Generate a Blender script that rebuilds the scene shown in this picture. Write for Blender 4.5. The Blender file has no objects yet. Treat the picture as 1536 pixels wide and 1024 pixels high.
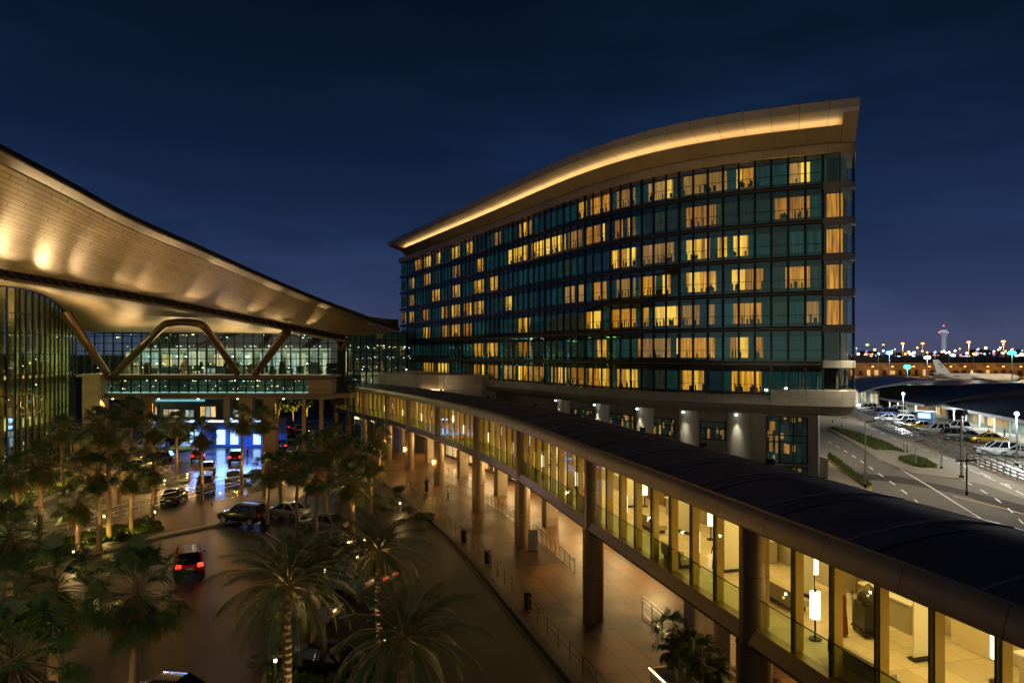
import bpy, math, random
from mathutils import Vector, Matrix
SC = bpy.context.scene
COL = SC.collection
R = random.Random(7)
H, F, CX, CY = 15.7, 1000.0, 768.0, 530.0      # camera height, focal length and horizon of the 1536 px photograph
def G(px, py, z=0.0):                            # a point of the ground at height z
    Y = (H - z) * F / (py - CY)
    return Vector(((px - CX) / F * Y, Y, z))
def W(px, py, Y):                                # a point at distance Y
    return Vector(((px - CX) / F * Y, Y, H - (py - CY) / F * Y))
def PX(p): return CX + F * p[0] / p[1]
# ------------------------------------------------------------------ mesh builder
class MB:
    def __init__(s): s.v = []; s.f = []; s.m = []; s.uv = {}
    def add(s, pts, faces, mi=0, uvs=None):
        n = len(s.v); s.v.extend([tuple(p) for p in pts])
        for k, f in enumerate(faces):
            if uvs: s.uv[len(s.f)] = uvs[k]
            s.f.append([n + i for i in f]); s.m.append(mi)
    def face(s, pts, mi=0, uv=None): s.add(pts, [list(range(len(pts)))], mi, [uv] if uv else None)
    def box(s, c, d, mi=0, rz=0.0, top=1.0):
        x, y, z = d[0] / 2, d[1] / 2, d[2] / 2; ca, sa = math.cos(rz), math.sin(rz); P = []
        for sz in (-1, 1):
            t = top if sz > 0 else 1.0
            for sx, sy in ((-1, -1), (1, -1), (1, 1), (-1, 1)):
                a, b = sx * x * t, sy * y * t
                P.append((c[0] + a * ca - b * sa, c[1] + a * sa + b * ca, c[2] + sz * z))
        s.add(P, [[3, 2, 1, 0], [4, 5, 6, 7], [0, 1, 5, 4], [1, 2, 6, 5], [2, 3, 7, 6], [3, 0, 4, 7]], mi)
    def bar(s, a, b, w, h, mi=0, up=(0, 0, 1)):
        a, b = Vector(a), Vector(b); d = (b - a)
        if d.length < 1e-6: return
        d.normalize(); u = Vector(up)
        if abs(d.dot(u)) > .98: u = Vector((0, 1, 0))
        x = d.cross(u).normalized() * (w / 2); y = x.cross(d).normalized() * (h / 2)
        P = [a - x - y, a + x - y, a + x + y, a - x + y, b - x - y, b + x - y, b + x + y, b - x + y]
        s.add(P, [[3, 2, 1, 0], [4, 5, 6, 7], [0, 1, 5, 4], [1, 2, 6, 5], [2, 3, 7, 6], [3, 0, 4, 7]], mi)
    def tube(s, pts, r, n=8, mi=0, cap=True):
        pts = [Vector(p) for p in pts]; k = len(pts)
        rr = r if isinstance(r, (list, tuple)) else [r] * k
        rows = []; ref = None
        for i, p in enumerate(pts):
            d = (pts[min(i + 1, k - 1)] - pts[max(i - 1, 0)])
            if d.length < 1e-9: d = Vector((0, 0, 1))
            d.normalize()
            if ref is None:
                ref = Vector((1, 0, 0)) if abs(d.x) < .9 else Vector((0, 1, 0))
            x = (ref - d * ref.dot(d)).normalized(); ref = x; y = d.cross(x)
            rows.append([p + (x * math.cos(2 * math.pi * j / n) + y * math.sin(2 * math.pi * j / n)) * rr[i] for j in range(n)])
        b = len(s.v); s.v.extend([tuple(q) for row in rows for q in row])
        for i in range(k - 1):
            for j in range(n):
                j2 = (j + 1) % n
                s.f.append([b + i * n + j, b + i * n + j2, b + (i + 1) * n + j2, b + (i + 1) * n + j]); s.m.append(mi)
        if cap:
            s.f.append([b + j for j in range(n)][::-1]); s.m.append(mi)
            s.f.append([b + (k - 1) * n + j for j in range(n)]); s.m.append(mi)
    def loft(s, rows, mi=0, closed=False):
        rows = [[Vector(p) for p in r] for r in rows]; k = len(rows); n = len(rows[0]); b = len(s.v)
        s.v.extend([tuple(q) for r in rows for q in r])
        u = [0.0]
        mid = n // 2
        for i in range(1, k): u.append(u[-1] + (rows[i][mid] - rows[i - 1][mid]).length)
        vv = [0.0]; rm = rows[k // 2]
        for j in range(1, n): vv.append(vv[-1] + (rm[j] - rm[j - 1]).length)
        vv.append(vv[-1] + (rm[0] - rm[-1]).length)
        for i in range(k - 1):
            for j in range(n if closed else n - 1):
                j2 = (j + 1) % n
                s.uv[len(s.f)] = [(u[i], vv[j]), (u[i], vv[j + 1]), (u[i + 1], vv[j + 1]), (u[i + 1], vv[j])]
                s.f.append([b + i * n + j, b + i * n + j2, b + (i + 1) * n + j2, b + (i + 1) * n + j]); s.m.append(mi)
    def prism(s, poly, z0, z1, mi=0, side=None):
        n = len(poly); P = [(p[0], p[1], z0) for p in poly] + [(p[0], p[1], z1) for p in poly]
        a = sum(poly[i][0] * poly[(i + 1) % n][1] - poly[(i + 1) % n][0] * poly[i][1] for i in range(n))
        o = list(range(n)) if a > 0 else list(range(n))[::-1]
        s.add(P, [[n + i for i in o]], mi)
        q = len(s.v) - 2 * n
        s.f.append([q + i for i in o[::-1]]); s.m.append(mi)
        for k in range(n):
            i, j = o[k], o[(k + 1) % n]
            s.f.append([q + i, q + j, q + n + j, q + n + i]); s.m.append(mi if side is None else side)
    def build(s, name, mats, parent=None, smooth=None, local=False):
        org = Vector((0, 0, 0)); q = parent
        while q is not None: org += Vector(q.location); q = q.parent
        if local: org = Vector((0, 0, 0))
        me = bpy.data.meshes.new(name)
        me.from_pydata([(x - org.x, y - org.y, z - org.z) for x, y, z in s.v], [], s.f)
        if not isinstance(mats, (list, tuple)): mats = [mats]
        for m in mats: me.materials.append(m)
        me.polygons.foreach_set('material_index', [min(i, len(mats) - 1) for i in s.m])
        ul = me.uv_layers.new(name='UVMap').data; buf = []
        for i, f in enumerate(s.f):
            if i in s.uv: 
                for t in s.uv[i]: buf.extend(t)
            else:
                nx, ny, nz = me.polygons[i].normal
                ax, ay, az = abs(nx), abs(ny), abs(nz)
                for k in f:
                    x, y, z = s.v[k]
                    if az >= ax and az >= ay: buf.extend((x, y))
                    elif ax > ay: buf.extend((y, z))
                    else: buf.extend((x, z))
        ul.foreach_set('uv', buf)
        if smooth is not None:
            me.polygons.foreach_set('use_smooth', [True] * len(s.f))
            me.set_sharp_from_angle(angle=math.radians(smooth))
        me.update()
        o = bpy.data.objects.new(name, me); COL.objects.link(o)
        if parent is not None: o.parent = parent
        return o
def tag(o, label=None, cat=None, group=None, kind=None):
    if label: o['label'] = label
    if cat: o['category'] = cat
    if group: o['group'] = group
    if kind: o['kind'] = kind
    return o
def thing(name, label, cat, loc=(0, 0, 0), group=None):
    o = bpy.data.objects.new(name, None); COL.objects.link(o); o.location = loc; o.empty_display_size = .3
    return tag(o, label, cat, group)
def struct(o): o['kind'] = 'structure'; return o
def copy_tree(o, parent=None):
    c = o.copy(); COL.objects.link(c)
    if parent is not None: c.parent = parent
    for ch in o.children: copy_tree(ch, c)
    return c
def dup(root, loc, rz=0.0, label=None, group=None, sc=1.0):
    c = copy_tree(root); c.location = loc; c.rotation_euler = (0, 0, rz); c.scale = (sc, sc, sc)
    if label: c['label'] = label
    if group: c['group'] = group
    return c
def spline(pts, n=12):
    P = [Vector(p) for p in pts]; out = []
    for i in range(len(P) - 1):
        p0 = P[i - 1] if i else P[0] * 2 - P[1]; p1, p2 = P[i], P[i + 1]
        p3 = P[i + 2] if i + 2 < len(P) else P[-1] * 2 - P[-2]
        for k in range(n):
            t = k / n
            out.append(.5 * (2 * p1 + (p2 - p0) * t + (2 * p0 - 5 * p1 + 4 * p2 - p3) * t * t + (3 * p1 - p0 - 3 * p2 + p3) * t ** 3))
    out.append(P[-1]); return out
class Curve2:                                    # a plan curve by arc length
    def __init__(s, pts, n=14):
        s.p = spline([(x, y) for x, y in pts], n); s.l = [0.0]
        for i in range(1, len(s.p)): s.l.append(s.l[-1] + (s.p[i] - s.p[i - 1]).length)
        s.L = s.l[-1]
    def at(s, t):
        import bisect
        if t <= 0: d = (s.p[1] - s.p[0]).normalized(); return s.p[0] + d * t, d
        if t >= s.L: d = (s.p[-1] - s.p[-2]).normalized(); return s.p[-1] + d * (t - s.L), d
        i = max(1, min(bisect.bisect_left(s.l, t), len(s.p) - 1))
        k = (t - s.l[i - 1]) / max(1e-9, s.l[i] - s.l[i - 1])
        a = max(i - 2, 0); b = min(i + 1, len(s.p) - 1)
        return s.p[i - 1].lerp(s.p[i], k), (s.p[b] - s.p[a]).normalized()
    def off(s, t, o, z=0.0):                     # o to the right of travel
        p, d = s.at(t); return Vector((p.x + d.y * o, p.y - d.x * o, z))
def smoothed(pts, it=3):
    P = [Vector(p) for p in pts]
    for _ in range(it):
        P = [P[0]] + [P[i] * .5 + (P[i - 1] + P[i + 1]) * .25 for i in range(1, len(P) - 1)] + [P[-1]]
    return P
# ------------------------------------------------------------------ materials
def newmat(name):
    m = bpy.data.materials.new(name); m.use_nodes = True; nt = m.node_tree; nt.nodes.clear()
    out = nt.nodes.new('ShaderNodeOutputMaterial'); return m, nt, out
def nd(nt, t, **kw):
    n = nt.nodes.new(t)
    for k, v in kw.items():
        if k.startswith('i_'):
            k = k[2:]; k = int(k) if k.isdigit() else k
            n.inputs[k].default_value = v
        else: setattr(n, k, v)
    return n
def c4(c): return (c[0], c[1], c[2], 1.0)
def math_n(nt, op, a, b=None):
    n = nt.nodes.new('ShaderNodeMath'); n.operation = op
    for i, x in enumerate((a, b)):
        if x is None: continue
        if hasattr(x, 'links') or hasattr(x, 'is_output'): nt.links.new(x, n.inputs[i])
        else: n.inputs[i].default_value = x
    return n.outputs[0]
def seam(nt, wu, wv, t=.02, brick=False):        # 1 on the joints of a grid of panels laid out in metres of UV
    uv = nd(nt, 'ShaderNodeUVMap'); sp = nd(nt, 'ShaderNodeSeparateXYZ'); nt.links.new(uv.outputs[0], sp.inputs[0])
    outs = []; row = None
    if wv:
        fv = math_n(nt, 'DIVIDE', sp.outputs[1], wv); row = math_n(nt, 'FLOOR', fv)
        outs.append(math_n(nt, 'LESS_THAN', math_n(nt, 'FRACT', fv), t / wv))
    if wu:
        fu = math_n(nt, 'DIVIDE', sp.outputs[0], wu)
        if brick and row is not None: fu = math_n(nt, 'ADD', fu, math_n(nt, 'MULTIPLY', row, .37))
        outs.append(math_n(nt, 'LESS_THAN', math_n(nt, 'FRACT', fu), t / wu))
    cell = None
    v = nd(nt, 'ShaderNodeCombineXYZ')
    if wu: nt.links.new(math_n(nt, 'FLOOR', fu), v.inputs[0])
    if row is not None: nt.links.new(row, v.inputs[1])
    wn = nd(nt, 'ShaderNodeTexWhiteNoise', noise_dimensions='3D'); nt.links.new(v.outputs[0], wn.inputs['Vector'])
    o = outs[0]
    if len(outs) > 1: o = math_n(nt, 'MAXIMUM', outs[0], outs[1])
    return o, wn.outputs['Value']
def pbr(name, col, rough=.6, metal=0.0, var=.25, scale=2.0, bump=0.0, panel=None, coat=0.0, rvar=.0, stretch=None, spec=None, seamdark=.35, cellvar=.22):
    m, nt, out = newmat(name); b = nd(nt, 'ShaderNodeBsdfPrincipled'); nt.links.new(b.outputs[0], out.inputs[0])
    b.inputs['Roughness'].default_value = rough; b.inputs['Metallic'].default_value = metal
    if coat: b.inputs['Coat Weight'].default_value = coat; b.inputs['Coat Roughness'].default_value = .08
    if spec is not None: b.inputs['Specular IOR Level'].default_value = spec
    tc = nd(nt, 'ShaderNodeTexCoord'); src = tc.outputs['Object']
    if stretch:
        mp = nd(nt, 'ShaderNodeMapping'); mp.inputs['Scale'].default_value = stretch; nt.links.new(src, mp.inputs[0]); src = mp.outputs[0]
    nz = nd(nt, 'ShaderNodeTexNoise'); nz.inputs['Scale'].default_value = scale; nz.inputs['Detail'].default_value = 6; nz.inputs['Roughness'].default_value = .65
    nt.links.new(src, nz.inputs['Vector'])
    f = math_n(nt, 'ADD', math_n(nt, 'MULTIPLY', math_n(nt, 'SUBTRACT', nz.outputs[0], .5), 2 * var), 1.0)
    sm = None
    if panel:
        sm, cell = seam(nt, *panel)
        f = math_n(nt, 'MULTIPLY', f, math_n(nt, 'ADD', math_n(nt, 'MULTIPLY', math_n(nt, 'SUBTRACT', cell, .5), cellvar), 1.0))
        f = math_n(nt, 'MULTIPLY', f, math_n(nt, 'SUBTRACT', 1.0, math_n(nt, 'MULTIPLY', sm, 1 - seamdark)))
    mx = nd(nt, 'ShaderNodeVectorMath', operation='SCALE'); mx.inputs[0].default_value = col; nt.links.new(f, mx.inputs['Scale'])
    nt.links.new(mx.outputs[0], b.inputs['Base Color'])
    if rvar:
        n2 = nd(nt, 'ShaderNodeTexNoise'); n2.inputs['Scale'].default_value = scale * .35; n2.inputs['Detail'].default_value = 4; nt.links.new(src, n2.inputs['Vector'])
        rr = math_n(nt, 'ADD', math_n(nt, 'MULTIPLY', math_n(nt, 'SUBTRACT', n2.outputs[0], .5), 2 * rvar), rough); nt.links.new(rr, b.inputs['Roughness'])
    if bump:
        bp = nd(nt, 'ShaderNodeBump'); bp.inputs['Strength'].default_value = min(1.0, bump); bp.inputs['Distance'].default_value = .05
        h = nz.outputs[0]
        if sm is not None: h = math_n(nt, 'SUBTRACT', math_n(nt, 'MULTIPLY', nz.outputs[0], .3), sm)
        nt.links.new(h, bp.inputs['Height']); nt.links.new(bp.outputs[0], b.inputs['Normal'])
    return m
def aniso(m, amt, rot):
    nt = m.node_tree; b = [n for n in nt.nodes if n.type == 'BSDF_PRINCIPLED'][0]
    b.inputs['Anisotropic'].default_value = amt; b.inputs['Anisotropic Rotation'].default_value = rot
    t = nt.nodes.new('ShaderNodeTangent'); t.direction_type = 'UV_MAP'; nt.links.new(t.outputs[0], b.inputs['Tangent'])
def emit(name, col, s):
    m, nt, out = newmat(name); e = nd(nt, 'ShaderNodeEmission'); e.inputs[0].default_value = c4(col); e.inputs[1].default_value = s
    nt.links.new(e.outputs[0], out.inputs[0]); return m
def glass(name, tint, refl=(.8, .9, .9), ior=1.55, rough=.01, base=0.0, wob=0.0):
    m, nt, out = newmat(name)
    tr = nd(nt, 'ShaderNodeBsdfTransparent'); tr.inputs[0].default_value = c4(tint)
    gl = nd(nt, 'ShaderNodeBsdfGlossy'); gl.inputs[0].default_value = c4(refl); gl.inputs['Roughness'].default_value = rough
    ge = nd(nt, 'ShaderNodeNewGeometry'); dp = nd(nt, 'ShaderNodeVectorMath', operation='DOT_PRODUCT'); nt.links.new(ge.outputs['Normal'], dp.inputs[0]); nt.links.new(ge.outputs['Incoming'], dp.inputs[1])
    f0 = ((ior - 1) / (ior + 1)) ** 2 * 1.6 + base
    sc5 = math_n(nt, 'POWER', math_n(nt, 'SUBTRACT', 1.0, math_n(nt, 'MINIMUM', math_n(nt, 'ABSOLUTE', dp.outputs['Value']), 1.0)), 5.0)
    f = math_n(nt, 'MINIMUM', math_n(nt, 'ADD', math_n(nt, 'MULTIPLY', sc5, 1 - f0), f0), 1.0)
    mx = nd(nt, 'ShaderNodeMixShader'); nt.links.new(f, mx.inputs[0]); nt.links.new(tr.outputs[0], mx.inputs[1]); nt.links.new(gl.outputs[0], mx.inputs[2])
    nt.links.new(mx.outputs[0], out.inputs[0])
    if wob:
        tc = nd(nt, 'ShaderNodeTexCoord'); nz = nd(nt, 'ShaderNodeTexNoise'); nz.inputs['Scale'].default_value = .8; nt.links.new(tc.outputs['Object'], nz.inputs['Vector'])
        bp = nd(nt, 'ShaderNodeBump'); bp.inputs['Strength'].default_value = wob; bp.inputs['Distance'].default_value = .05
        nt.links.new(nz.outputs[0], bp.inputs['Height']); nt.links.new(bp.outputs[0], gl.inputs['Normal'])
    return m
def curtain_mat(name, col, s, scale=5.0, lo=.35):   # fold shading painted as stripes into the glow of the fabric
    m, nt, out = newmat(name)
    uv = nd(nt, 'ShaderNodeUVMap'); mp = nd(nt, 'ShaderNodeMapping'); mp.inputs['Scale'].default_value = (scale, .25, 1); nt.links.new(uv.outputs[0], mp.inputs[0])
    nz = nd(nt, 'ShaderNodeTexNoise'); nz.inputs['Scale'].default_value = 1.0; nz.inputs['Detail'].default_value = 3; nt.links.new(mp.outputs[0], nz.inputs['Vector'])
    rp = nd(nt, 'ShaderNodeMapRange'); rp.inputs[1].default_value = .3; rp.inputs[2].default_value = .7; rp.inputs[3].default_value = lo; rp.inputs[4].default_value = 1.15
    nt.links.new(nz.outputs[0], rp.inputs[0])
    n2 = nd(nt, 'ShaderNodeTexNoise'); n2.inputs['Scale'].default_value = .35; nt.links.new(uv.outputs[0], n2.inputs['Vector'])
    k = math_n(nt, 'MULTIPLY', rp.outputs[0], math_n(nt, 'ADD', math_n(nt, 'MULTIPLY', n2.outputs[0], 1.2), .4))
    e = nd(nt, 'ShaderNodeEmission'); e.inputs[0].default_value = c4(col); nt.links.new(math_n(nt, 'MULTIPLY', k, s), e.inputs[1])
    d = nd(nt, 'ShaderNodeBsdfDiffuse'); d.inputs[0].default_value = (.12, .11, .09, 1)
    ad = nd(nt, 'ShaderNodeAddShader'); nt.links.new(e.outputs[0], ad.inputs[0]); nt.links.new(d.outputs[0], ad.inputs[1]); nt.links.new(ad.outputs[0], out.inputs[0])
    return m
M = {}
M['gold_metal'] = pbr('gold_metal', (.56, .40, .20), .40, .5, .12, 1.2, panel=(2.8, 0, .03), rvar=.06)
M['soffit_metal'] = pbr('soffit_metal', (.45, .36, .235), .40, .62, .10, .7, bump=.16, panel=(3.6, .48, .07, True), rvar=.08, seamdark=.28)
aniso(M['soffit_metal'], .85, 0.25)
M['soffit_plain'] = pbr('soffit_plain', (.42, .35, .23), .42, .45, .12, .25, panel=(6.0, 3.0, .03), seamdark=.8)
M['dark_metal'] = pbr('dark_metal', (.022, .022, .021), .4, .6, .2)
M['mullion'] = pbr('mullion', (.02, .022, .02), .35, .5, .2)
M['bronze'] = pbr('bronze', (.20, .14, .075), .38, .8, .18, 1.5)
M['bronze_col'] = pbr('bronze_col', (.30, .215, .12), .36, .65, .15, 1.2, panel=(0, 2.6, .03))
M['steel'] = pbr('steel', (.5, .5, .48), .3, .9, .15)
M['stone_tan'] = pbr('stone_tan', (.46, .36, .24), .5, .1, .15, 1.0, panel=(1.47, .85, .02), seamdark=.5)
M['stone_grey'] = pbr('stone_grey', (.25, .225, .175), .42, .25, .14, .8, panel=(1.47, 1.3, .03), seamdark=.5)
M['pave'] = pbr('pave', (.155, .082, .030), .46, 0, .35, .9, bump=.12, panel=(2.4, 1.6, .06), rvar=.16, seamdark=.4, cellvar=.8)
M['asphalt'] = pbr('asphalt', (.022, .0145, .009), .48, 0, .75, .45, bump=.25, rvar=.2)
M['asphalt_wet'] = pbr('asphalt_wet', (.045, .042, .04), .2, 0, .35, 1.0, bump=.1, rvar=.13)
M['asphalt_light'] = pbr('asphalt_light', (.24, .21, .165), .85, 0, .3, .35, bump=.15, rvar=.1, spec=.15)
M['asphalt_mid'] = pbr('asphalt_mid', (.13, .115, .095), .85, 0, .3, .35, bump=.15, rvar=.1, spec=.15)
M['concrete'] = pbr('concrete', (.36, .33, .28), .7, 0, .2, 2.0, bump=.1)
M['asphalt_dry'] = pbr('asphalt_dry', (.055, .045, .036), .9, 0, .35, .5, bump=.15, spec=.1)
M['island_top'] = pbr('island_top', (.085, .066, .045), .6, 0, .35, .8, bump=.1, panel=(1.6, 1.6, .05), rvar=.12, seamdark=.5)
M['kerb_dark'] = pbr('kerb_dark', (.12, .10, .08), .6, 0, .25, 2.0)
M['earth'] = pbr('earth', (.05, .045, .04), .9, 0, .3, .4)
M['grass'] = pbr('grass', (.075, .10, .018), .9, 0, .5, 3.0, bump=.6)
M['white_paint'] = pbr('white_paint', (.75, .74, .70), .6, 0, .15, 6.0)
M['yellow_paint'] = pbr('yellow_paint', (.70, .52, .12), .6, 0, .2, 5.0)
M['roof_dark'] = pbr('roof_dark', (.15, .15, .165), .75, 0, .65, .45, bump=.3, panel=(4.2, 0, .16), rvar=.08, seamdark=.12, spec=.2)
M['roof_rib'] = pbr('roof_rib', (.16, .16, .17), .6, .2, .4)
M['roof_far'] = pbr('roof_far', (.05, .06, .07), .55, .1, .2, .3, panel=(3.0, 0, .06))
M['white'] = pbr('white', (.75, .75, .73), .4, 0, .06)
M['cream'] = pbr('cream', (.70, .60, .42), .45, 0, .10, 1.0)
M['cream_floor'] = pbr('cream_floor', (.68, .58, .41), .22, 0, .12, .8, panel=(1.2, 1.2, .015), rvar=.08)
M['panel_grey'] = pbr('panel_grey', (.42, .37, .26), .4, 0, .12, 1.0)
M['amber_fin'] = pbr('amber_fin', (.56, .40, .12), .35, .35, .1)
M['wood'] = pbr('wood', (.22, .12, .05), .5, 0, .3, 3.0, stretch=(1, 1, 8))
M['black'] = pbr('black', (.012, .012, .012), .4, 0, .2)
M['rubber'] = pbr('rubber', (.015, .015, .015), .8, 0, .2)
M['rim'] = pbr('rim', (.45, .45, .45), .3, .9, .1)
M['chrome'] = pbr('chrome', (.7, .7, .7), .15, 1, .05)
M['plate'] = pbr('plate', (.7, .68, .6), .5, 0, .05)
M['trunk'] = pbr('trunk', (.20, .135, .075), .85, 0, .35, 6.0, bump=.8, stretch=(1, 1, 3))
M['dead_leaf'] = pbr('dead_leaf', (.20, .125, .05), .8, 0, .4, 4.0)
M['fan_leaf'] = pbr('fan_leaf', (.068, .125, .030), .42, 0, .5, 1.5)
M['date_leaf'] = pbr('date_leaf', (.075, .10, .04), .45, 0, .4, 1.5)
M['rachis'] = pbr('rachis', (.24, .19, .075), .5, 0, .2)
M['bush'] = pbr('bush', (.06, .085, .02), .6, 0, .5, 2.0)
M['tree_leaf'] = pbr('tree_leaf', (.07, .10, .02), .55, 0, .5, 1.5)
M['car_glass'] = pbr('car_glass', (.008, .010, .012), .04, 0, .1, spec=.8)
M['glass_hotel'] = glass('glass_hotel', (.84, .88, .80), (.36, .88, .80), 1.75, .015, .055)
M['glass_corner'] = glass('glass_corner', (.80, .84, .78), (.5, .9, .9), 1.6, .015, .06)
M['glass_clear'] = glass('glass_clear', (.88, .92, .74), (.8, .95, .85), 1.5, .01, .03)
M['glass_green'] = glass('glass_green', (.70, .84, .66), (.9, 1, .9), 1.5, .01, .0)
M['glass_terminal'] = glass('glass_terminal', (.58, .84, .80), (.7, .95, .95), 1.7, .012, .06)
M['glass_drum'] = glass('glass_drum', (.72, .78, .48), (.9, .95, .65), 1.6, .02, .05, .15)
M['curt_lit'] = curtain_mat('curt_lit', (1.0, .40, .03), .84, 7.0, .06)
M['curt_pale'] = curtain_mat('curt_pale', (1.0, .52, .12), .60, 6.0, .15)
M['curt_lit2'] = curtain_mat('curt_lit2', (1.0, .46, .04), 1.05, 5.0, .12)
M['curt_lit3'] = curtain_mat('curt_lit3', (.95, .37, .04), .60, 8.0, .04)
M['curt_bright'] = curtain_mat('curt_bright', (1.0, .58, .07), 1.3, 3.0, .55)
M['curt_soft'] = curtain_mat('curt_soft', (.95, .46, .10), .46, 7.0, .25)
M['curt_teal'] = curtain_mat('curt_teal', (.04, .60, .66), .062, 7.0, .06)  # unlit rooms
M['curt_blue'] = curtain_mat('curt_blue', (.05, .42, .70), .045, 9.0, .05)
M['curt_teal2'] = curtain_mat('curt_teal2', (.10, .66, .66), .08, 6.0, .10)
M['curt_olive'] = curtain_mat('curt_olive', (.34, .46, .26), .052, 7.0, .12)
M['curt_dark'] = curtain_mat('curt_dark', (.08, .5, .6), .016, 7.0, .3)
M['cove'] = emit('cove', (1.0, .62, .24), 7.5)
M['led'] = emit('led', (1.0, .72, .36), 4.5)
M['shade'] = emit('shade', (1.0, .84, .55), 2.6)
M['lamp_warm'] = emit('lamp_warm', (1.0, .66, .25), 9.0)
M['lamp_white'] = emit('lamp_white', (.85, .95, 1.0), 6.0)
M['lamp_cool'] = emit('lamp_cool', (.75, .95, 1.0), 12.0)
M['lamp_blue'] = emit('lamp_blue', (.16, .42, 1.0), 5.0)
M['lamp_teal'] = emit('lamp_teal', (.06, .90, .72), 3.6)
M['lamp_orange'] = emit('lamp_orange', (1.0, .34, .07), 5.0)
M['lamp_red'] = emit('lamp_red', (1.0, .06, .03), 12.0)
M['tail_on'] = emit('tail_on', (1.0, .035, .02), 3.6)
M['tail_off'] = pbr('tail_off', (.28, .01, .01), .2, 0, .1)
M['tail_glow'] = emit('tail_glow', (1.0, .04, .02), 1.6)
M['head_on'] = emit('head_on', (1.0, .88, .66), 9.0)
M['head_off'] = pbr('head_off', (.5, .5, .5), .12, .5, .1)
M['shop_warm'] = curtain_mat('shop_warm', (1.0, .60, .20), 1.1, 2.2, .3)
M['shop_cream'] = curtain_mat('shop_cream', (1.0, .80, .48), .75, 1.6, .3)
M['shop_cold'] = curtain_mat('shop_cold', (.72, .95, .90), .55, 1.6, .2)
M['sign_teal'] = emit('sign_teal', (.25, .75, .82), .6)
M['screen_blue'] = emit('screen_blue', (.34, .62, 1.0), 2.4)
M['blue_wall'] = pbr('blue_wall', (.06, .14, .5), .4, 0, .2)
def car_paint(name, col, metal=.3): return pbr(name, col, .26, metal, .05, 1.0, coat=.8)
for n, c in dict(red=(.50, .02, .015), black=(.008, .008, .009), silver=(.42, .42, .41), white=(.72, .71, .68), tan=(.42, .33, .2), grey=(.14, .145, .15),
                 yellow=(.75, .50, .04), blue=(.05, .10, .26), maroon=(.22, .02, .03)).items():
    M['paint_' + n] = car_paint('paint_' + n, c)
def light(kind, loc, power, col, rot=None, aim=None, size=.1, spot=None, blend=.6, shape=None):
    d = bpy.data.lights.new(kind.lower() + '_lamp', kind); d.energy = power; d.color = col
    if kind in ('POINT', 'SPOT'): d.shadow_soft_size = size
    if kind == 'SPOT': d.spot_size = math.radians(spot or 90); d.spot_blend = blend
    if kind == 'AREA':
        if shape: d.shape = 'RECTANGLE'; d.size, d.size_y = shape
        else: d.size = size
    o = bpy.data.objects.new(d.name, d); COL.objects.link(o); o.location = loc
    if aim is not None: o.rotation_euler = (Vector(aim) - Vector(loc)).to_track_quat('-Z', 'Y').to_euler()
    elif rot: o.rotation_euler = rot
    return o
WARM = (1.0, .46, .085); GOLD = (1.0, .66, .30); COOL = (.86, .95, 1.0)
def leaf_ball(n, rx, rz, size, seed, clumps=9):
    r = random.Random(seed); b = MB(); cs = [(Vector((r.gauss(0, .5) * rx, r.gauss(0, .5) * rx, r.uniform(-.6, .7) * rz)), r.uniform(.3, .55) * rx) for _ in range(clumps)]
    for i in range(n):
        c, cr = r.choice(cs); v = Vector((r.gauss(0, 1), r.gauss(0, 1), r.gauss(0, .8))).normalized() * cr * r.uniform(.55, 1.05); p = c + v
        u = Vector((r.uniform(-1, 1), r.uniform(-1, 1), r.uniform(-.6, .6))).normalized(); w = u.cross(Vector((r.uniform(-1, 1), r.uniform(-1, 1), 1))).normalized(); s = size * r.uniform(.6, 1.3)
        b.add([p - u * s, p + w * s * .45, p + u * s, p - w * s * .45], [[0, 1, 2, 3]])
    return b
# ------------------------------------------------------------------ camera, world, moon
cd = bpy.data.cameras.new('camera'); cd.sensor_width = 36; cd.lens = 36 * F / 1536; cd.shift_y = (CY - 512) / 1536; cd.clip_start = .3; cd.clip_end = 20000
cam = bpy.data.objects.new('camera', cd); COL.objects.link(cam); cam.location = (0, 0, H); cam.rotation_euler = (math.radians(90), 0, 0); SC.camera = cam
wd = bpy.data.worlds.new('World'); SC.world = wd; wd.use_nodes = True; nt = wd.node_tree; nt.nodes.clear()
wo = nd(nt, 'ShaderNodeOutputWorld'); tc = nd(nt, 'ShaderNodeTexCoord'); sp = nd(nt, 'ShaderNodeSeparateXYZ'); nt.links.new(tc.outputs['Generated'], sp.inputs[0])
rp = nd(nt, 'ShaderNodeValToRGB'); nt.links.new(sp.outputs[2], rp.inputs[0]); el = rp.color_ramp.elements
stops = [(0.0, (.056, .062, .112)), (.03, (.045, .056, .122)), (.09, (.025, .042, .106)), (.17, (.0112, .0245, .070)), (.28, (.0052, .0145, .043)), (.40, (.0027, .0086, .0245)), (.50, (.0017, .0053, .0145)), (1.0, (.001, .003, .009))]
while len(el) < len(stops): el.new(.5)
for e, (p, c) in zip(el, stops): e.position = p; e.color = c4(c)
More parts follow.
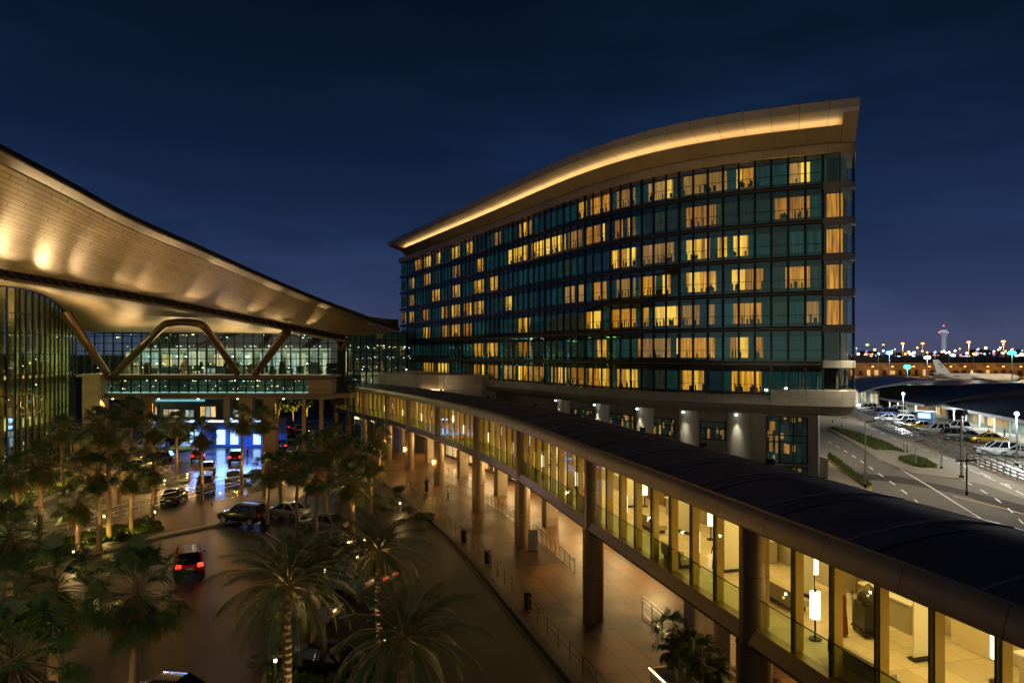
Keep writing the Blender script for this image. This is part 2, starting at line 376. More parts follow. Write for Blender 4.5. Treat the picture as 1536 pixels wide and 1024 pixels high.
# thin cloud streaks, and a warm glow added behind the camera as fill light
mp = nd(nt, 'ShaderNodeMapping'); mp.inputs['Scale'].default_value = (1.2, 1.2, 5.0); mp.inputs['Rotation'].default_value = (0, .25, 0); nt.links.new(tc.outputs['Generated'], mp.inputs[0])
nz = nd(nt, 'ShaderNodeTexNoise'); nz.inputs['Scale'].default_value = 2.2; nz.inputs['Detail'].default_value = 5; nt.links.new(mp.outputs[0], nz.inputs['Vector'])
cl = nd(nt, 'ShaderNodeMapRange'); cl.inputs[1].default_value = .45; cl.inputs[2].default_value = .8; cl.inputs[3].default_value = .88; cl.inputs[4].default_value = 1.5; nt.links.new(nz.outputs[0], cl.inputs[0])
bg = nd(nt, 'ShaderNodeBackground'); nt.links.new(rp.outputs[0], bg.inputs[0]); nt.links.new(cl.outputs[0], bg.inputs[1])
back = math_n(nt, 'MAXIMUM', math_n(nt, 'MULTIPLY', sp.outputs[1], -1.0), 0.0)
lowz = math_n(nt, 'MAXIMUM', math_n(nt, 'SUBTRACT', 1.0, math_n(nt, 'MULTIPLY', math_n(nt, 'ABSOLUTE', sp.outputs[2]), 2.4)), 0.0)
b2 = nd(nt, 'ShaderNodeBackground'); b2.inputs[0].default_value = (.30, .21, .10, 1); nt.links.new(math_n(nt, 'MULTIPLY', math_n(nt, 'MULTIPLY', back, lowz), .9), b2.inputs[1])
sk = nd(nt, 'ShaderNodeTexSky', sky_type='NISHITA'); sk.sun_disc = False; sk.sun_elevation = math.radians(-6); sk.sun_rotation = math.radians(60)
b3 = nd(nt, 'ShaderNodeBackground'); b3.inputs[1].default_value = .05; nt.links.new(sk.outputs[0], b3.inputs[0])
a1 = nd(nt, 'ShaderNodeAddShader'); a2 = nd(nt, 'ShaderNodeAddShader')
nt.links.new(bg.outputs[0], a1.inputs[0]); nt.links.new(b2.outputs[0], a1.inputs[1]); nt.links.new(a1.outputs[0], a2.inputs[0]); nt.links.new(b3.outputs[0], a2.inputs[1]); nt.links.new(a2.outputs[0], wo.inputs[0])
sd = bpy.data.lights.new('sun', 'SUN'); sd.energy = .012; sd.angle = math.radians(10); sd.color = (.6, .75, 1.0)
so = bpy.data.objects.new('sun', sd); COL.objects.link(so); so.rotation_euler = (math.radians(40), 0, math.radians(-30))
vs = SC.view_settings; vs.view_transform = 'Standard'; vs.look = 'None'; vs.exposure = 0.1; vs.gamma = 1; SC.display_settings.display_device = 'sRGB'
cy = SC.cycles; cy.max_bounces = 7; cy.diffuse_bounces = 2; cy.glossy_bounces = 3; cy.transparent_max_bounces = 14; cy.transmission_bounces = 3
cy.sample_clamp_indirect = 3.0; cy.sample_clamp_direct = 0; cy.caustics_reflective = False; cy.caustics_refractive = False; cy.use_denoising = True
# ------------------------------------------------------------------ hotel
hp = smoothed([(30, 60.9), (28.7, 61.35), (24.6, 62.8), (20.6, 64.7), (17.8, 66.4), (14.6, 69.1), (11.6, 72.6), (8.85, 76.5), (5.3, 82.7), (1.9, 90.0), (-2.8, 98.8), (-9.7, 111.5), (-18.6, 127.6), (-23.4, 136.8)], 2)
HC = Curve2([(p.x, p.y) for p in [Vector((q[0], q[1])) for q in hp]], 10)
CORN = Curve2([(30, 60.9), (30.85, 60.93), (31.5, 61.45), (31.85, 62.35), (34.9, 68.5), (37.3, 73.4)], 8)
def hoff(s, o, z):                      # o metres out of the facade, s metres along it from the right corner (negative: round the corner)
    if s >= 0: return HC.off(s, -o, z) if False else Vector((HC.at(s)[0].x - HC.at(s)[1].y * o, HC.at(s)[0].y + HC.at(s)[1].x * o, z))
    p, d = CORN.at(-s); return Vector((p.x + d.y * o, p.y - d.x * o, z))
def hrow(s0, s1, n=None, step=1.47):
    n = n or max(2, int(abs(s1 - s0) / step) + 1); return [s0 + (s1 - s0) * i / n for i in range(n + 1)]
MOD = 1.47; NM = int(HC.L / MOD); HL = NM * MOD
ZF = [34.1, 31.1, 27.82, 24.54, 21.26, 17.98, 14.70, 11.75]
hotel = thing('hotel_building', 'curved dark glass hotel with seven floors of amber-lit windows under a glowing upswept roof', 'building', (10, 80, 0))
def hline(s, o, z):
    p, d = HC.at(s); return Vector((p.x - d.y * o, p.y + d.x * o, z))
def hloft(name, prof, s0, s1, mat, smooth=30, step=1.47, ends=False, parent=hotel, fn=None):
    fn = fn or hoff; b = MB(); rows = [[fn(s, o, z) for o, z in prof] for s in hrow(s0, s1, step=step)]
    b.loft(rows)
    if ends: b.face(rows[0][::-1]); b.face(rows[-1])
    return b.build(name, mat, parent, smooth)
# core behind the rooms
b = MB(); core = [hoff(s, -1.5, 0) for s in hrow(0, HL, step=4)]
b.prism([(p.x, p.y) for p in core] + [(-12, 150), (10, 120), (37, 76), (33.5, 66.5)], 10.6, 36.0); b.build('core_wall', M['dark_metal'], hotel)
# floor slabs (dark spandrel and thin edge line)
for k, z in enumerate(ZF[1:-1]):
    hloft('floor_band', [(-1.6, z + .24), (.0, z + .24), (.0, z - .18), (-1.6, z - .18)], 0, HL, M['mullion'], None)
    hloft('floor_trim', [(.02, z + .05), (.12, z + .05), (.12, z - .03), (.02, z - .03)], 0, HL, M['bronze'], None)
    b = MB(); hz = z if k < 6 else z
    rows = [[hoff(s, o, zz) for o, zz in ((-1.4, hz + .36), (.12, hz + .36), (.18, hz + .3), (.18, hz - .30), (.12, hz - .36), (-1.4, hz - .36))] for s in hrow(1.47, -7, step=.35)]
    b.loft(rows); b.face(rows[0]); b.build('corner_band', M['stone_grey'], hotel, 30)
hloft('top_band', [(-1.5, 34.02), (.22, 34.02), (.26, 34.1), (.26, 34.85), (.2, 34.95), (-1.5, 34.95)], -7, HL, M['gold_metal'], 30, .6)
lob = MB(); R.seed(3)
LIT = {  # spans of lit glass on each floor, read along the facade
 0: [(979, 1005), (1030, 1060), (1070, 1086), (1111, 1137), (1185, 1211), (780, 797), (742, 750), (701, 709), (679, 688), (656, 660), (638, 646), (624, 630), (870, 880), (888, 915), (925, 947)],
 1: [(764, 792), (798, 824), (829, 846), (854, 871), (880, 906), (924, 947), (716, 723), (681, 688), (638, 644), (616, 622), (1035, 1070), (1168, 1211), (1243, 1258)],
 2: [(917, 949), (712, 725), (737, 745), (681, 688), (649, 658), (615, 622), (969, 1007), (1035, 1086), (1105, 1118), (1243, 1258)],
 3: [(755, 767), (849, 874), (889, 908), (925, 947), (965, 1001), (712, 725), (697, 706), (679, 688), (663, 671), (635, 643), (602, 608), (615, 622), (1034, 1070), (1103, 1139), (1182, 1211), (1243, 1258)],
 4: [(980, 1013), (1028, 1066), (1106, 1138), (1211, 1224), (917, 949), (879, 904), (968, 980), (778, 794), (697, 707), (679, 688), (665, 672), (635, 644), (1243, 1258)],
 5: [(967, 1001), (1020, 1066), (1101, 1139), (896, 909), (962, 980), (778, 795), (732, 748), (712, 723)],
 6: [(1028, 1063), (1103, 1138), (637, 649), (657, 672), (712, 726), (734, 745), (757, 772), (777, 794), (795, 816), (827, 848), (854, 879), (884, 914), (927, 950)]}
SOFT = {(0, 1030), (0, 1070), (0, 925), (4, 1211), (6, 795), (1, 854), (3, 925), (5, 967), (4, 1028), (2, 969)}
BRIGHT = {(1, 764), (1, 798), (1, 829), (2, 917), (2, 1035), (3, 755), (2, 1105), (6, 657), (6, 827), (4, 980)}
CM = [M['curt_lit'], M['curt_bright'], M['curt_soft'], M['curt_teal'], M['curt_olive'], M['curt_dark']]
def state(fl, px):
    for a, c in LIT[fl]:
        mg = 5 if px > 950 else 1
        if a - mg <= px <= c + mg: return 2 if (fl, a) in SOFT else (1 if (fl, a) in BRIGHT and R.random() < .6 else 0)
    return -1
def curtains(mb, fl, s0, s1, z0, z1):
    n = max(8, int((s1 - s0) / .15)); zb, zt = z0 + .3, z1 - .5
    warm = PX(hoff(s0, 0, 0)) > 830 and fl > 0
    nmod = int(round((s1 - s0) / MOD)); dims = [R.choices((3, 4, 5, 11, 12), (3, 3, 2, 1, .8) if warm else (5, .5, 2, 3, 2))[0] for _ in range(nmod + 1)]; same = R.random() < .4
    gap = R.random() < .6; gp = R.uniform(.2, .8); hue = R.choice([0, 0, 7, 7, 8, 8, 9]); gw = R.choice([.05, .07, .12, .2]); skip = R.random()
    for i in range(n):
        dim = dims[0] if same else dims[int(i * nmod / n)]
        a, c = s0 + (s1 - s0) * i / n, s0 + (s1 - s0) * (i + 1) / n
        oa = -.42 + .05 * (1 if i % 2 else -1); oc = -.42 + .05 * (-1 if i % 2 else 1)
        st = state(fl, PX(hoff((a + c) / 2, -.4, 0)))
        if st >= 0:
            mi = hue if st == 0 else st
            if st == 0 and gap and abs((i + .5) / n - gp) < gw: mi = 1
            if skip < .3 and abs((i + .5) / n - (1 - gp)) < .08: mi = dim
        else: mi = dim
        P = [hoff(a, oa, zb), hoff(c, oc, zb), hoff(c, oc, zt), hoff(a, oa, zt)]
        mb.face(P, mi, [(a, zb), (c, zb), (c, zt), (a, zt)])
        if st >= 0 and R.random() < 0:      # a bedside or ceiling lamp showing through
            hz = zb + R.uniform(.9, 2.2); P = [hoff(a, -.35, hz), hoff(c, -.35, hz), hoff(c, -.35, hz + .16), hoff(a, -.35, hz + .16)]; mb.face(P, 10)
        if st >= 0 and R.random() < .35:      # chair backs and table edges seen against the lit curtain
            hh = R.uniform(.35, .8); P = [hoff(a, -.33, zb), hoff(c, -.33, zb), hoff(c, -.33, zb + hh), hoff(a, -.33, zb + hh * R.uniform(.7, 1))]
            mb.face(P, 6)
def win_frame(mb, s0, s1, z0, z1):
    n = int(round((s1 - s0) / MOD))
    for i in range(n + 1):
        s = s0 + i * MOD; w = .05 if i not in (0,) else .10
        if i == n: continue
        p, q = hoff(s, .0, z0), hoff(s, .0, z1); d = HC.at(max(0, s))[1]
        mb.bar((p.x, p.y, z0), (p.x, p.y, z1), w * 2, .22, 0, up=(d.x, d.y, 0))
    for zz in (z0 + 1.0,):
        a = hrow(s0, s1, n)
        for i in range(n): mb.bar(hoff(a[i], .0, zz), hoff(a[i + 1], .0, zz), .05, .05)
def pane(mb, s0, s1, z0, z1, ny=1):
    n = int(round((s1 - s0) / MOD)); a = hrow(s0, s1, n)
    for i in range(n):
        mb.face([hoff(a[i], -.06, z0), hoff(a[i + 1], -.06, z0), hoff(a[i + 1], -.06, z1), hoff(a[i], -.06, z1)])
wins = []
for fl in range(7):
    z1, z0 = ZF[fl] - (.05 if fl == 0 else .22), ZF[fl + 1] + .30 * (fl < 6)
    for k in range(0, NM // 3):
        s0 = MOD * (1 + 3 * k); s1 = min(s0 + 3 * MOD, HL)
        if s0 < HL - 1: wins.append((s0, s1, z0, z1, fl))
wins.sort(key=lambda w: w[0])
CMF = CM + [M['mullion'], M['curt_lit2'], M['curt_lit3'], M['curt_pale'], M['head_on'], M['curt_blue'], M['curt_teal2']]
rest, restc, restp = MB(), MB(), MB()
for i, (s0, s1, z0, z1, fl) in enumerate(wins):
    fb, cb, pb = (MB(), MB(), MB()) if i < 98 else (rest, restc, restp)
    win_frame(fb, s0, s1, z0, z1); curtains(cb, fl, s0, s1, z0, z1); pane(pb, s0, s1, z0 - .05, z1 + .05)
    if i < 98:
        f = fb.build('window', M['mullion'], hotel); pb.build('pane', M['glass_hotel'], f); cb.build('curtain', CMF, f)
f = rest.build('window', M['mullion'], hotel); f['kind'] = 'stuff'; restp.build('pane', M['glass_hotel'], f); restc.build('curtain', CMF, f)
# glazed rounded corner, one window a floor
for fl in range(7):
    z1, z0 = (ZF[fl] - .05 if fl == 0 else ZF[fl] - .36), ZF[fl + 1] + .36
    ss = hrow(1.47, -7, step=.4); fb, pb, cb = MB(), MB(), MB()
    for a, c in zip(ss[:-1], ss[1:]):
        pb.face([hoff(a, .06, z0), hoff(c, .06, z0), hoff(c, .06, z1), hoff(a, .06, z1)])
        st = state(fl, PX(hoff((a + c) / 2, -.5, 0)))
        if st >= 0 or R.random() < .3: cb.face([hoff(a, -.5, z0), hoff(c, -.5, z0), hoff(c, -.5, z1 - .3), hoff(a, -.5, z1 - .3)], (0 if st >= 0 else 4), [(a, z0), (c, z0), (c, z1), (a, z1)])
    for s in (1.44, 0.05, -1.5, -2.6, -4.4, -6.0):
        p = hoff(s, .06, 0); fb.bar((p.x, p.y, z0), (p.x, p.y, z1), .08, .12)
    f = fb.build('window', M['mullion'], hotel); pb.build('pane', M['glass_corner'], f)
    if cb.f: cb.build('curtain', CMF, f)
# roof: trough with the hidden light, lit soffit, rim
hloft('cove_trough', [(-1.0, 34.95), (.05, 34.95), (.25, 35.15), (.8, 35.65), (1.3, 36.1), (1.3, 36.16), (1.2, 36.16), (1.0, 35.95), (-.9, 35.95)], 0, HL - 4, M['gold_metal'], 30, 1.2, True)
cs_ = .15
while cs_ < HL - 5.5:
    hloft('cove_light', [(.80, 36.0), (1.12, 36.0), (1.12, 36.07), (.80, 36.07)], cs_, cs_ + 2.36, M['cove'], None, 1.2, True); cs_ += 2.4
roof = hloft('roof_canopy', [(-3.5, 35.3), (-.8, 35.96), (.15, 36.25), (1.2, 36.6), (2.2, 36.92), (2.8, 37.1), (2.86, 37.12), (3.05, 37.85), (2.95, 37.92), (-1, 38.1), (-12, 38.4)], -1.25, HL - 1.5, M['stone_tan'], 35, 1.47, True, fn=hline)
roof.data.materials[0] = pbr('roof_soffit', (.46, .41, .33), .45, .3, .1, 1.0, panel=(2.4, 0, .06), seamdark=.45)
# band under the glass, the curved cove below it and the recessed lower wall
hloft('base_band', [(-1.5, 11.78), (.22, 11.78), (.26, 11.7), (.26, 10.85), (.2, 10.8)], 5.9, HL - 28, M['stone_grey'], 30)
hloft('base_band', [(-1.5, 12.35), (.28, 12.35), (.34, 12.28), (.34, 10.85), (.2, 10.8)], -7, 5.9, M['stone_grey'], 30, .5, True)
hloft('base_cove', [(.2, 10.8), (.10, 10.5), (-.25, 10.15), (-.8, 9.92), (-1.6, 9.85), (-3.4, 9.85)], -7, HL - 28, M['stone_grey'], 40, .6)
LW = -3.0
M['lower_stone'] = pbr('lower_stone', (.20, .18, .14), .45, .2, .14, .8, panel=(1.47, 1.3, .03), seamdark=.5)
hloft('lower_wall', [(LW, 9.84), (LW, 0)], 1.6, HL - 28, M['lower_stone'], 30)
b = MB(); e = hoff(1.6, LW, 0); b.loft([[Vector((e.x, e.y, 9.84)), Vector((e.x, e.y, 0))], [Vector((e.x + 5.0, e.y + 10.5, 9.84)), Vector((e.x + 5.0, e.y + 10.5, 0))]]); b.build('end_wall', M['lower_stone'], hotel)
def s_at_px(px, o=0.0, lo=0.0, hi=None):
    hi = hi or HL; 
    for _ in range(50):
        m = (lo + hi) / 2
        if PX(hoff(m, o, 0)) > px: lo = m
        else: hi = m
    return (lo + hi) / 2
for px in (845, 903, 966, 1032, 1107):
    s = s_at_px(px, LW + .3); p = hoff(s, LW, 0); d = HC.at(s)[1]; nx, ny = -d.y, d.x
    b = MB(); rows = []
    for zz in (0, 2.4, 4.8, 7.2, 9.84):
        rows.append([Vector((p.x + d.x * 1.12 * math.cos(t) + nx * 1.0 * math.sin(t), p.y + d.y * 1.12 * math.cos(t) + ny * 1.0 * math.sin(t), zz)) for t in [math.pi * i / 12 for i in range(13)]])
    b.loft(rows); pl = b.build('pilaster', pbr('pilaster_stone', (.5, .47, .38), .5, .1, .1, 1.0), hotel, 50)
    q = hoff(s, LW + 1.45, 9.7); fx = MB(); fx.tube([q, q + Vector((0, 0, -.12))], .14, 10); fx.build('downlight', M['lamp_white'], hotel)
    light('SPOT', q + Vector((0, 0, -.2)), 520, (.95, .93, .72), aim=hoff(s, LW + .8, 0), size=.12, spot=50, blend=.8)
b = MB(); rows = [[hline(s, o, z) for o, z in ((-1.2, 34.95), (.15, 34.95), (.6, 35.4), (1.3, 36.1), (2.2, 36.85), (2.95, 37.6), (2.9, 37.8), (-1.2, 37.9))] for s in (.0, -.6, -1.22)]
b.loft(rows, 0, True); b.face(rows[0]); b.face(rows[-1][::-1]); b.build('roof_end', M['gold_metal'], hotel, 20)
# windows of the lower wall
def low_win(px0, px1, z0, z1, bars, mats):
    s0, s1 = s_at_px(px1, LW), s_at_px(px0, LW); fb, pb, ib = MB(), MB(), MB()
    for i in range(bars + 1):
        p = hoff(s0 + (s1 - s0) * i / bars, LW + .06, 0); fb.bar((p.x, p.y, z0), (p.x, p.y, z1), .09, .12)
    for zz in [z0, z1] + ([z0 + (z1 - z0) * .45, z0 + (z1 - z0) * .6] if z1 - z0 > 3 else [z0 + (z1 - z0) * .62]): fb.bar(hoff(s0, LW + .06, zz), hoff(s1, LW + .06, zz), .1, .12)
    pb.face([hoff(s0, LW + .05, z0), hoff(s1, LW + .05, z0), hoff(s1, LW + .05, z1), hoff(s0, LW + .05, z1)])
    n = 14
    for i in range(n):
        a, c = s0 + (s1 - s0) * i / n, s0 + (s1 - s0) * (i + 1) / n; zz = z0
        while zz < z1 - .05:
            h = min(R.uniform(.4, 1.2), z1 - zz)
            ib.face([hoff(a, LW + .02, zz), hoff(c, LW + .02, zz), hoff(c, LW + .02, zz + h), hoff(a, LW + .02, zz + h)], R.choice([0, 0, 1, 2, 3]), [(a, zz), (c, zz), (c, zz + h), (a, zz + h)])
            zz += h
    f = fb.build('window', M['mullion'], hotel); pb.build('pane', M['glass_hotel'], f); ib.build('room', mats, f)
WM = [M['curt_dark'], M['curt_teal'], M['curt_soft'], M['curt_olive']]
low_win(1150, 1211, 5.0, 9.5, 3, WM); low_win(1150, 1211, .6, 4.6, 3, WM)
for a, c in ((977, 1012), (1051, 1089), (915, 951), (858, 890)): low_win(a, c, 6.9, 8.7, 2, WM)
for px, zz in ():
    q = hoff(s_at_px(px, LW), LW + .25, zz); fx = MB(); fx.box(q, (.5, .2, .3)); fx.build('wall_lamp', M['lamp_white'], hotel)
# terrace box on the podium at the left
tb = [(-26.6, 116), (-24.0, 113.2), (-12.4, 101.5), (-11.2, 100.6), (-10.0, 100.4), (-4.6, 101.2), (-2.2, 99.0), (4, 108), (-10, 130), (-22, 137)]
b = MB(); b.prism(tb, 10.3, 12.45); b.build('terrace_box', M['stone_tan'], hotel)
b = MB(); b.prism([(x * .985 - .2, y + .9) for x, y in tb], 0, 10.28); b.build('podium', M['stone_grey'], hotel)
b = MB()
for (x0, y0), (x1, y1) in zip(tb[:4], tb[1:5]): b.bar((x0 - .25, y0 - .25, 10.22), (x1 - .25, y1 - .25, 10.22), .12, .10)
b.build('light_strip', M['led'], hotel)
for t in (.1, .35, .6, .85):
    x, y = -26 + 14 * t, 115.2 - 13.5 * t; light('AREA', (x - 1.2, y - 1.2, 10.0), 90, GOLD, aim=(x + .4, y + .4, 12.0), shape=(3.0, .3))
# ------------------------------------------------------------------ skybridge
BP = [(14.9, -4), (13.1, 5), (10.9, 14.1), (8.5, 23.4), (4.6, 38.5), (.3, 55), (-4.2, 68), (-9.4, 80), (-18, 97), (-32, 119.6)]
BC = Curve2(BP, 14)
def bo(s, o, z): return BC.off(s, o, z)
def bs_px(px, o=0.0):
    lo, hi = 12.0, BC.L
    for _ in range(50):
        m = (lo + hi) / 2
        if PX(bo(m, o, 0)) > px: lo = m
        else: hi = m
    return (lo + hi) / 2
BW = 6.5
bridge = thing('skybridge', 'long curved glass-walled footbridge with gold fascia and dark ribbed roof before the hotel', 'footbridge', (2, 50, 0))
def bloft(name, prof, s0, s1, mat, smooth=35, step=1.4, closed=False, parent=bridge):
    b = MB(); n = int((s1 - s0) / step); rows = [[bo(s0 + (s1 - s0) * i / n, o, z) for o, z in prof] for i in range(n + 1)]
    b.loft(rows, closed=closed)
    if closed: b.face(rows[0][::-1]); b.face(rows[-1])
    return b.build(name, mat, parent, smooth)
S0 = 2.0; S1 = BC.L - .2
bloft('roof', [(.02, 10.2), (.9, 10.38), (2.1, 10.55), (3.25, 10.62), (4.4, 10.55), (5.6, 10.38), (BW - .02, 10.2)], S0, S1, M['roof_dark'], 35)
bloft('fascia', [(.15, 10.28), (-.06, 10.28), (-.12, 10.24), (-.24, 9.90), (-.32, 9.60), (-.30, 9.55), (-.18, 9.51), (.1, 9.5), (.6, 9.5)], S0, S1, M['gold_metal'], 50)
bloft('fascia', [(BW - .12, 10.24), (BW + .1, 10.2), (BW + .25, 9.9), (BW + .1, 9.5), (BW - .6, 9.5)], S0, S1, M['gold_metal'], 50)
bloft('ceiling', [(.1, 9.49), (BW - .1, 9.49)], S0, S1, M['cream'], None)
bloft('floor', [(.35, 6.02), (BW - .3, 6.02)], S0, S1, M['cream_floor'], None)
bloft('edge_beam', [(.4, 6.04), (.0, 6.04), (-.02, 5.98), (-.16, 5.50), (-.08, 5.34), (.4, 5.22), (BW - .4, 5.22), (BW, 5.45), (BW, 6.0)], S0, S1, M['bronze'], 40)
s = S0 + 1.0
while s < S1 - 1:                        # standing seams of the roof
    b = MB(); prof = [(.05, 10.21), (.9, 10.39), (2.1, 10.56), (3.25, 10.63), (4.4, 10.56), (5.6, 10.39), (BW - .05, 10.21)]
    for (o0, z0), (o1, z1) in zip(prof[:-1], prof[1:]): b.bar(bo(s, o0, z0), bo(s, o1, z1), .07, .09)
    b.build('roof_rib', M['roof_rib'], bridge); s += 4.2
# rear wall: stone panels, doors and gaps
rw = MB(); s = S0
while s < S1 - 2.2:
    rw.loft([[bo(s + i * .55, BW - .28, z) for z in (6.02, 9.48)] for i in range(5)], R.choice([0, 0, 1, 0, 2])); s += 2.2
R.seed(77); s = S0 + 9
rw.build('rear_wall', [M['cream'], M['panel_grey'], M['amber_fin']], bridge)
while s < S1 - 4:                        # cabinets and door bays standing out of the rear wall
    ww = R.uniform(1.4, 3.4); b = MB(); zt = R.choice([8.3, 8.9, 8.9, 9.3]); k = 4; dp_ = R.uniform(.35, .75)
    rows = [[bo(s + ww * i / k, o, z) for o, z in ((BW - .3, 6.03), (BW - .3 - dp_, 6.03), (BW - .3 - dp_, zt), (BW - .3, zt))] for i in range(k + 1)]
    b.loft(rows); b.face(rows[0]); b.face(rows[-1][::-1]); b.build('wall_cabinet', R.choice([M['panel_grey'], M['panel_grey'], M['cream'], M['wood']]), bridge)
    if R.random() < .45:
        b = MB(); b.face([bo(s + ww + .15, BW - .31, 6.05), bo(s + ww + .75, BW - .31, 6.05), bo(s + ww + .75, BW - .31, 9.0), bo(s + ww + .15, BW - .31, 9.0)]); b.build('door', M['dark_metal'], bridge)
    s += ww + R.uniform(.9, 2.4)
PN = 1.75; colpx = [1130, 889, 783, 717, 658, 614, 582, 547, 524, 505]
cols = [bs_px(px, .25) for px in colpx]
cols = [cols[0] - 15.0] + cols
R.seed(11)
for i, s in enumerate(cols):
    p = bo(s, .28, 0); b = MB()
    b.tube([(p.x, p.y, -.05), (p.x, p.y, 5.32)], .62, 24); b.tube([(p.x, p.y, 5.32), (p.x, p.y, 5.36)], .64, 24)
    b.tube([(p.x, p.y, 5.36), (p.x, p.y, 9.52)], .52, 24)
    c = b.build('column', M['bronze_col'], bridge, 40)
for px in (1101, 1048, 825, 751, 694, 645, 606, 571):
    s = bs_px(px, 4.7); q = bo(s, 4.7, 0); d = BC.at(s)[1]; b = MB(); b.box((q.x, q.y, 2.6), (1.15, 1.15, 5.24), 0, math.atan2(d.y, d.x)); b.build('rear_pier', M['stone_tan'], bridge)
# panes between columns, each with its own frame and fin
bays = [(c, d) for c, d in zip(cols[:-1], cols[1:])] + [(cols[-1], S1)]
for (a, c) in bays:
    a2, c2 = a + .55, c - .55
    n = max(1, round((c2 - a2) / PN))
    for k in range(n):
        u, v = a2 + (c2 - a2) * k / n, a2 + (c2 - a2) * (k + 1) / n
        fb = MB(); d = BC.at(u)[1]
        fb.bar(bo(u, .12, 6.04), bo(u, .12, 9.5), .08, .055, 0, up=(d.x, d.y, 0))
        fb.bar(bo(u, .13, 7.08), bo(v, .13, 7.08), .035, .035)
        f = fb.build('window', M['mullion'], bridge)
        pb = MB(); pb.face([bo(u, .1, 6.04), bo(v, .1, 6.04), bo(v, .1, 9.5), bo(u, .1, 9.5)]); pb.build('pane', M['glass_clear'], f)
        sb = MB(); sb.face([bo(u + .05, .2, 6.04), bo(v - .05, .2, 6.04), bo(v - .05, .2, 7.05), bo(u + .05, .2, 7.05)]); sb.build('glass_guard', M['glass_green'], f)
        fb = MB(); p, q = bo(u, .36, 0), bo(u, .36, 9.5); fb.bar((p.x, p.y, 6.04), (p.x, p.y, 9.5), .12, .30, 0, up=(d.y, -d.x, 0)); fb.build('fin', M['amber_fin'], f)
# ceiling lights of the bridge
s = 4.0
while s < S1 - 3:
    p = bo(s, 3.4, 9.42); d = BC.at(s)[1]
    fx = MB(); fx.bar(bo(s - 1.1, 3.4, 9.46), bo(s + 1.1, 3.4, 9.46), .16, .05); fx.build('ceiling_light', M['shade'], bridge)
    light('AREA', p - Vector((0, 0, .06)), 125, (1.0, .66, .20), aim=p - Vector((0, 0, 3)), shape=(3.2, 2.6)); s += 4.6
# lights under the bridge
s = 8.0; i = 0
while s < S1 - 2:
    for o, pw in ((1.2, 260 if i % 2 else 40), (4.9, 420)):
        p = bo(s + (1.5 if o > 3 else 0), o, 5.18); fx = MB(); fx.tube([p, p - Vector((0, 0, .06))], .13, 10); fx.build('downlight', M['lamp_warm'], bridge)
        light('SPOT', p - Vector((0, 0, .12)), pw * (R.uniform(.5, 1.4)) * (1.0 if s > 36 else .4), WARM, aim=p - Vector((.2, .1, 5)), size=.08, spot=64, blend=.2)
    s += 6.2; i += 1

# small floodlights added on the bridge roof to brighten the hotel front
for i, px in enumerate((660, 730, 800, 880, 960, 1050, 1150)):
    q = bo(bs_px(px, 6.0), 6.2, 10.55); hs = s_at_px(px + 25, 0); tgt = hoff(hs, 0, 0)
    b = MB(); b.box((q.x, q.y, q.z - .1), (.35, .3, .25)); b.build('floodlight', M['dark_metal'], bridge)
    dd = (Vector((tgt.x, tgt.y, 11)) - q).length
    light('SPOT', q + Vector((.1, .3, .25)), .7 * dd * dd + 80, (1.0, .80, .52), aim=(tgt.x, tgt.y, 10.6), size=.15, spot=75, blend=1)
    light('SPOT', q + Vector((.1, .3, .3)), 1.7 * (dd * dd + 550), (1.0, .72, .36), aim=(tgt.x, tgt.y, 36.5), size=.15, spot=46, blend=1)
# ------------------------------------------------------------------ ground, roads, pavements
def sheet(name, pts, z, mat, kind='structure'):
    b = MB(); P = [(p[0], p[1]) for p in pts]; n = len(P)
    a = sum(P[i][0] * P[(i + 1) % n][1] - P[(i + 1) % n][0] * P[i][1] for i in range(n))
    if a < 0: P = P[::-1]
    b.face([(x, y, z) for x, y in P]); o = b.build(name, mat); o['kind'] = kind; return o
def slab(name, pts, z0, z1, mat, side=None, kind='structure'):
    b = MB(); b.prism([(p[0], p[1]) for p in pts], z0, z1, 0, 1 if side else None); o = b.build(name, [mat, side] if side else mat); o['kind'] = kind; return o
b = MB(); b.box((0, 3000, -.2), (9000, 8000, .1)); struct(b.build('ground', M['earth']))
sheet('road', [(-130, 4), (24, 4), (24, 60), (-10, 160), (-130, 160)], .004, M['asphalt'])
sheet('wet_road', [G(280, 735), G(330, 752), G(440, 790), G(505, 800), G(520, 740), G(480, 700), G(430, 660), G(290, 682), G(255, 700)], .010, M['asphalt_wet'])
def ko(s): return -3.1 - min(2.0, max(0, s - 37) * .055)
kerb = [BC.off(s, ko(s), 0) for s in [2 + 4 * i for i in range(34)]]
farside = [BC.off(s, 11.5, 0) for s in [2 + 4 * i for i in range(34)]][::-1]
b = MB(); b.loft([[a.lerp(c, j / 8) + Vector((0, 0, .15)) for j in range(9)] for a, c in zip(kerb, farside[::-1])]); struct(b.build('pavement', M['pave']))
b = MB()
for p, q in zip(kerb[:-1], kerb[1:]):
    d = (q - p).normalized(); n = Vector((d.y, -d.x, 0))
    b.bar(p - n * .16 + Vector((0, 0, .03)), q - n * .16 + Vector((0, 0, .03)), .30, .24)
struct(b.build('kerb', M['kerb_dark']))
b = MB()
for i in range(2, 30, 1):
    p, q = kerb[i], kerb[i + 1]; d = (q - p).normalized(); n = Vector((d.y, -d.x, 0)); b.face([p - n * .55 + Vector((0, 0, .012)), q - n * .55 + Vector((0, 0, .012)), q - n * .67 + Vector((0, 0, .012)), p - n * .67 + Vector((0, 0, .012))])
struct(b.build('road_marking', pbr('worn_paint', (.22, .18, .10), .7, 0, .5, 3.0)))
